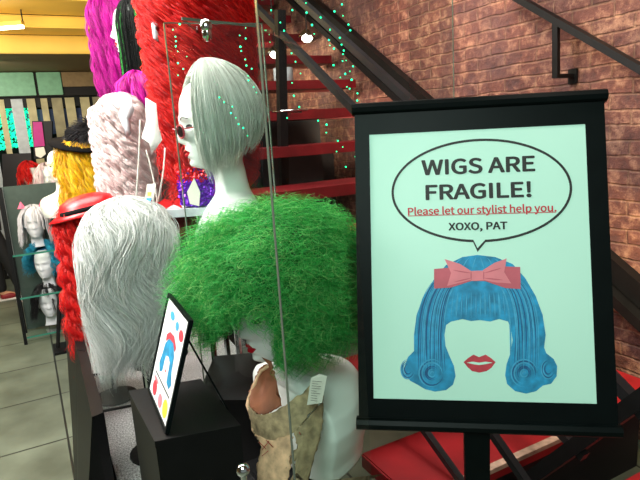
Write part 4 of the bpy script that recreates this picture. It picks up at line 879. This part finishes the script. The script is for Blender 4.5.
# pictures and small wigs on the slat partition
def board(pts, d, m, label, name='picture'):
    r = W(name, P(*pts[0], d), label, 'picture'); q = [P(x, y, d) for x, y in pts]; obj('board', slab(NB(), q, .02, fw), M[m], r); return r, d
r, d = board([(2, 154), (31, 153), (32, 190), (3, 191)], 6.2, 'dark', 'plain black square board hanging at the far left')
r, d = board([(32, 121), (52, 121), (52, 157), (34, 159)], 6.0, 'irond', 'black and magenta picture on the far slats')
obj('print', slab(NB(), [P(33, 122, 5.99), P(42, 122, 5.99), P(45, 146, 5.99), P(34, 147, 5.99)], -.004, fw), M['magenta'], r); obj('print', slab(NB(), [P(35, 148, 5.985), P(44, 147, 5.985), P(46, 154, 5.985), P(41, 158, 5.985), P(36, 156, 5.985)], -.004, fw), M['paper'], r)
c = P(30, 175, 5.6); mannequin(c, -PI/2+.6, 'small white head under the red hair at the far left', zmin=-.2, paint=False, name='foam_head', scale=.9); wig('short_wig', c, -PI/2+.6, redm, 'short red wig at the far left beside the black square board', capm=M['redfelt'], rad=.0018, E=(.1, .08, .115), L=.16, nl=70, per=10, K=16, curl=.008, face=.6, vol=.3); stand(c, c.z-.19, 'far stand of the short red wig')
c = P(47, 178, 5.2); mannequin(c, -PI/2, 'pale head under the blush pink wig near the far slats', zmin=-.2, paint=False, name='foam_head', scale=.9); wig('wavy_wig', c, -PI/2, hairmat('blush_small', [(0, (214, 180, 188)), (1, (250, 236, 238))], .4), 'blush pink wavy wig near the far slats', capm=M['wmatte'], rad=.0018, E=(.1, .08, .115), L=.3, nl=90, per=10, K=20, curl=.012, face=.5, vol=.3); stand(c, c.z-.19, 'far stand of the blush pink wig')
c = P(59, 166, 4.2); mannequin(c, -PI/2-.5, 'bare white mannequin head left of the yellow wig', zmin=-.4); stand(c, c.z-.4, 'stand of the bare white mannequin head')

# green light dots, imitated by added strings of glowing beads
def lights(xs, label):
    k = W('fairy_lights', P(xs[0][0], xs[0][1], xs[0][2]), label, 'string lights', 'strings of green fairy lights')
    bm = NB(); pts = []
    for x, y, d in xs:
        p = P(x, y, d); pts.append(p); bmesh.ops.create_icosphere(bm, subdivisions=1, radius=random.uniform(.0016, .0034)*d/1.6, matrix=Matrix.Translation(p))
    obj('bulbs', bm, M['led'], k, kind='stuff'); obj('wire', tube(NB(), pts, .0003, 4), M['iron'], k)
def run(n, x0, x1, y0, y1, d, jx): return [(x0+(x1-x0)*i/(n-1)+random.uniform(-jx, jx), y0+(y1-y0)*i/(n-1)+random.uniform(-2, 2), d) for i in range(n)]
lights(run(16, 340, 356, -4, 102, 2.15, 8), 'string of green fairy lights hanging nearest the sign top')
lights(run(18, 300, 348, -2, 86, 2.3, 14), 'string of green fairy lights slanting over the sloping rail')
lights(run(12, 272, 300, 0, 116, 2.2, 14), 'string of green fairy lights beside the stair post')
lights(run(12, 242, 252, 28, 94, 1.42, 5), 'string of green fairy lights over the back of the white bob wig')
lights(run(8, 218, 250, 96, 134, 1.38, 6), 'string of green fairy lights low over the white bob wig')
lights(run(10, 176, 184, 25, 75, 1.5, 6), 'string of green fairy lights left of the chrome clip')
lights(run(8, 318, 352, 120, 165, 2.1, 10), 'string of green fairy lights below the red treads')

# ---------------------------------------------------------------- light
wd = bpy.data.worlds.new('world'); SC.world = wd; wd.use_nodes = True; wd.node_tree.nodes['Background'].inputs[0].default_value = (.75, .85, .8, 1); wd.node_tree.nodes['Background'].inputs[1].default_value = .25
def area(loc, tgt, size, e, col, sy=None):
    l = bpy.data.lights.new('area_light', 'AREA'); l.energy = e; l.color = col; l.size = size
    if sy: l.shape = 'RECTANGLE'; l.size_y = sy
    o = bpy.data.objects.new('area_light', l); COL.objects.link(o); o.location = loc; o.rotation_euler = (Vector(tgt)-Vector(loc)).to_track_quat('-Z', 'Y').to_euler(); return o
def spot(loc, tgt, e, col, ang=60, bl=.6, r=.05):
    l = bpy.data.lights.new('spot_light', 'SPOT'); l.energy = e; l.color = col; l.spot_size = math.radians(ang); l.spot_blend = bl; l.shadow_soft_size = r
    o = bpy.data.objects.new('spot_light', l); COL.objects.link(o); o.location = loc; o.rotation_euler = (Vector(tgt)-Vector(loc)).to_track_quat('-Z', 'Y').to_euler(); return o
area((-.6, -.5, 2.6), (.8, 1.2, 1.2), 1.2, 50, (.80, 1, .92))                 # greenish shop light behind the viewer
area((.3, 2.3, 3.1), (.35, 2.3, 1), 1.2, 110, (1, .95, .9), 2.0)            # display ceiling light
area((-.9, 2.4, 2.4), (.3, 2.2, 1.3), .8, 78, (1, .94, .9))              # from the aisle
area((-1.2, 5.0, 3.0), (-.8, 5.2, 0), 1.4, 70, (.9, 1, .9))
area((-.8, 4.2, 2.3), (-.3, 5.9, 2.6), 1.2, 60, (1, .86, .6))             # soffit glow
area((-.5, 6.6, 2.3), (-.4, 7.6, 1.6), 1.0, 14, (1, .95, .85))
spot((1.5, 2.2, 2.9), (2.4, 2.9, 1.7), 100, (1, .78, .58), 75, .8)
spot((2.15, 3.45, 1.3), (2.4, 3.7, 1.75), 30, (1, .8, .6), 140, .8); spot((1.7, 4.6, 2.1), (2.4, 4.7, 2.2), 40, (1, .8, .6), 140, .8)
spot((1.9, 1.2, 2.9), (2.4, 1.6, .9), 90, (1, .78, .5), 60, .9)
spot((1.2, .8, 2.9), (1.7, 1.5, .35), 60, (1, .85, .75), 45, .8)
spot((1.85, 1.0, 1.1), (2.4, 1.75, .6), 34, (1, .74, .36), 90, .8)

for o in list(bpy.data.objects):
    if '_world' in o: del o['_world']
SC.view_settings.view_transform = 'Standard'; SC.view_settings.look = 'None'; SC.view_settings.gamma = 1; SC.view_settings.use_curve_mapping = False
SC.view_settings.exposure = 0
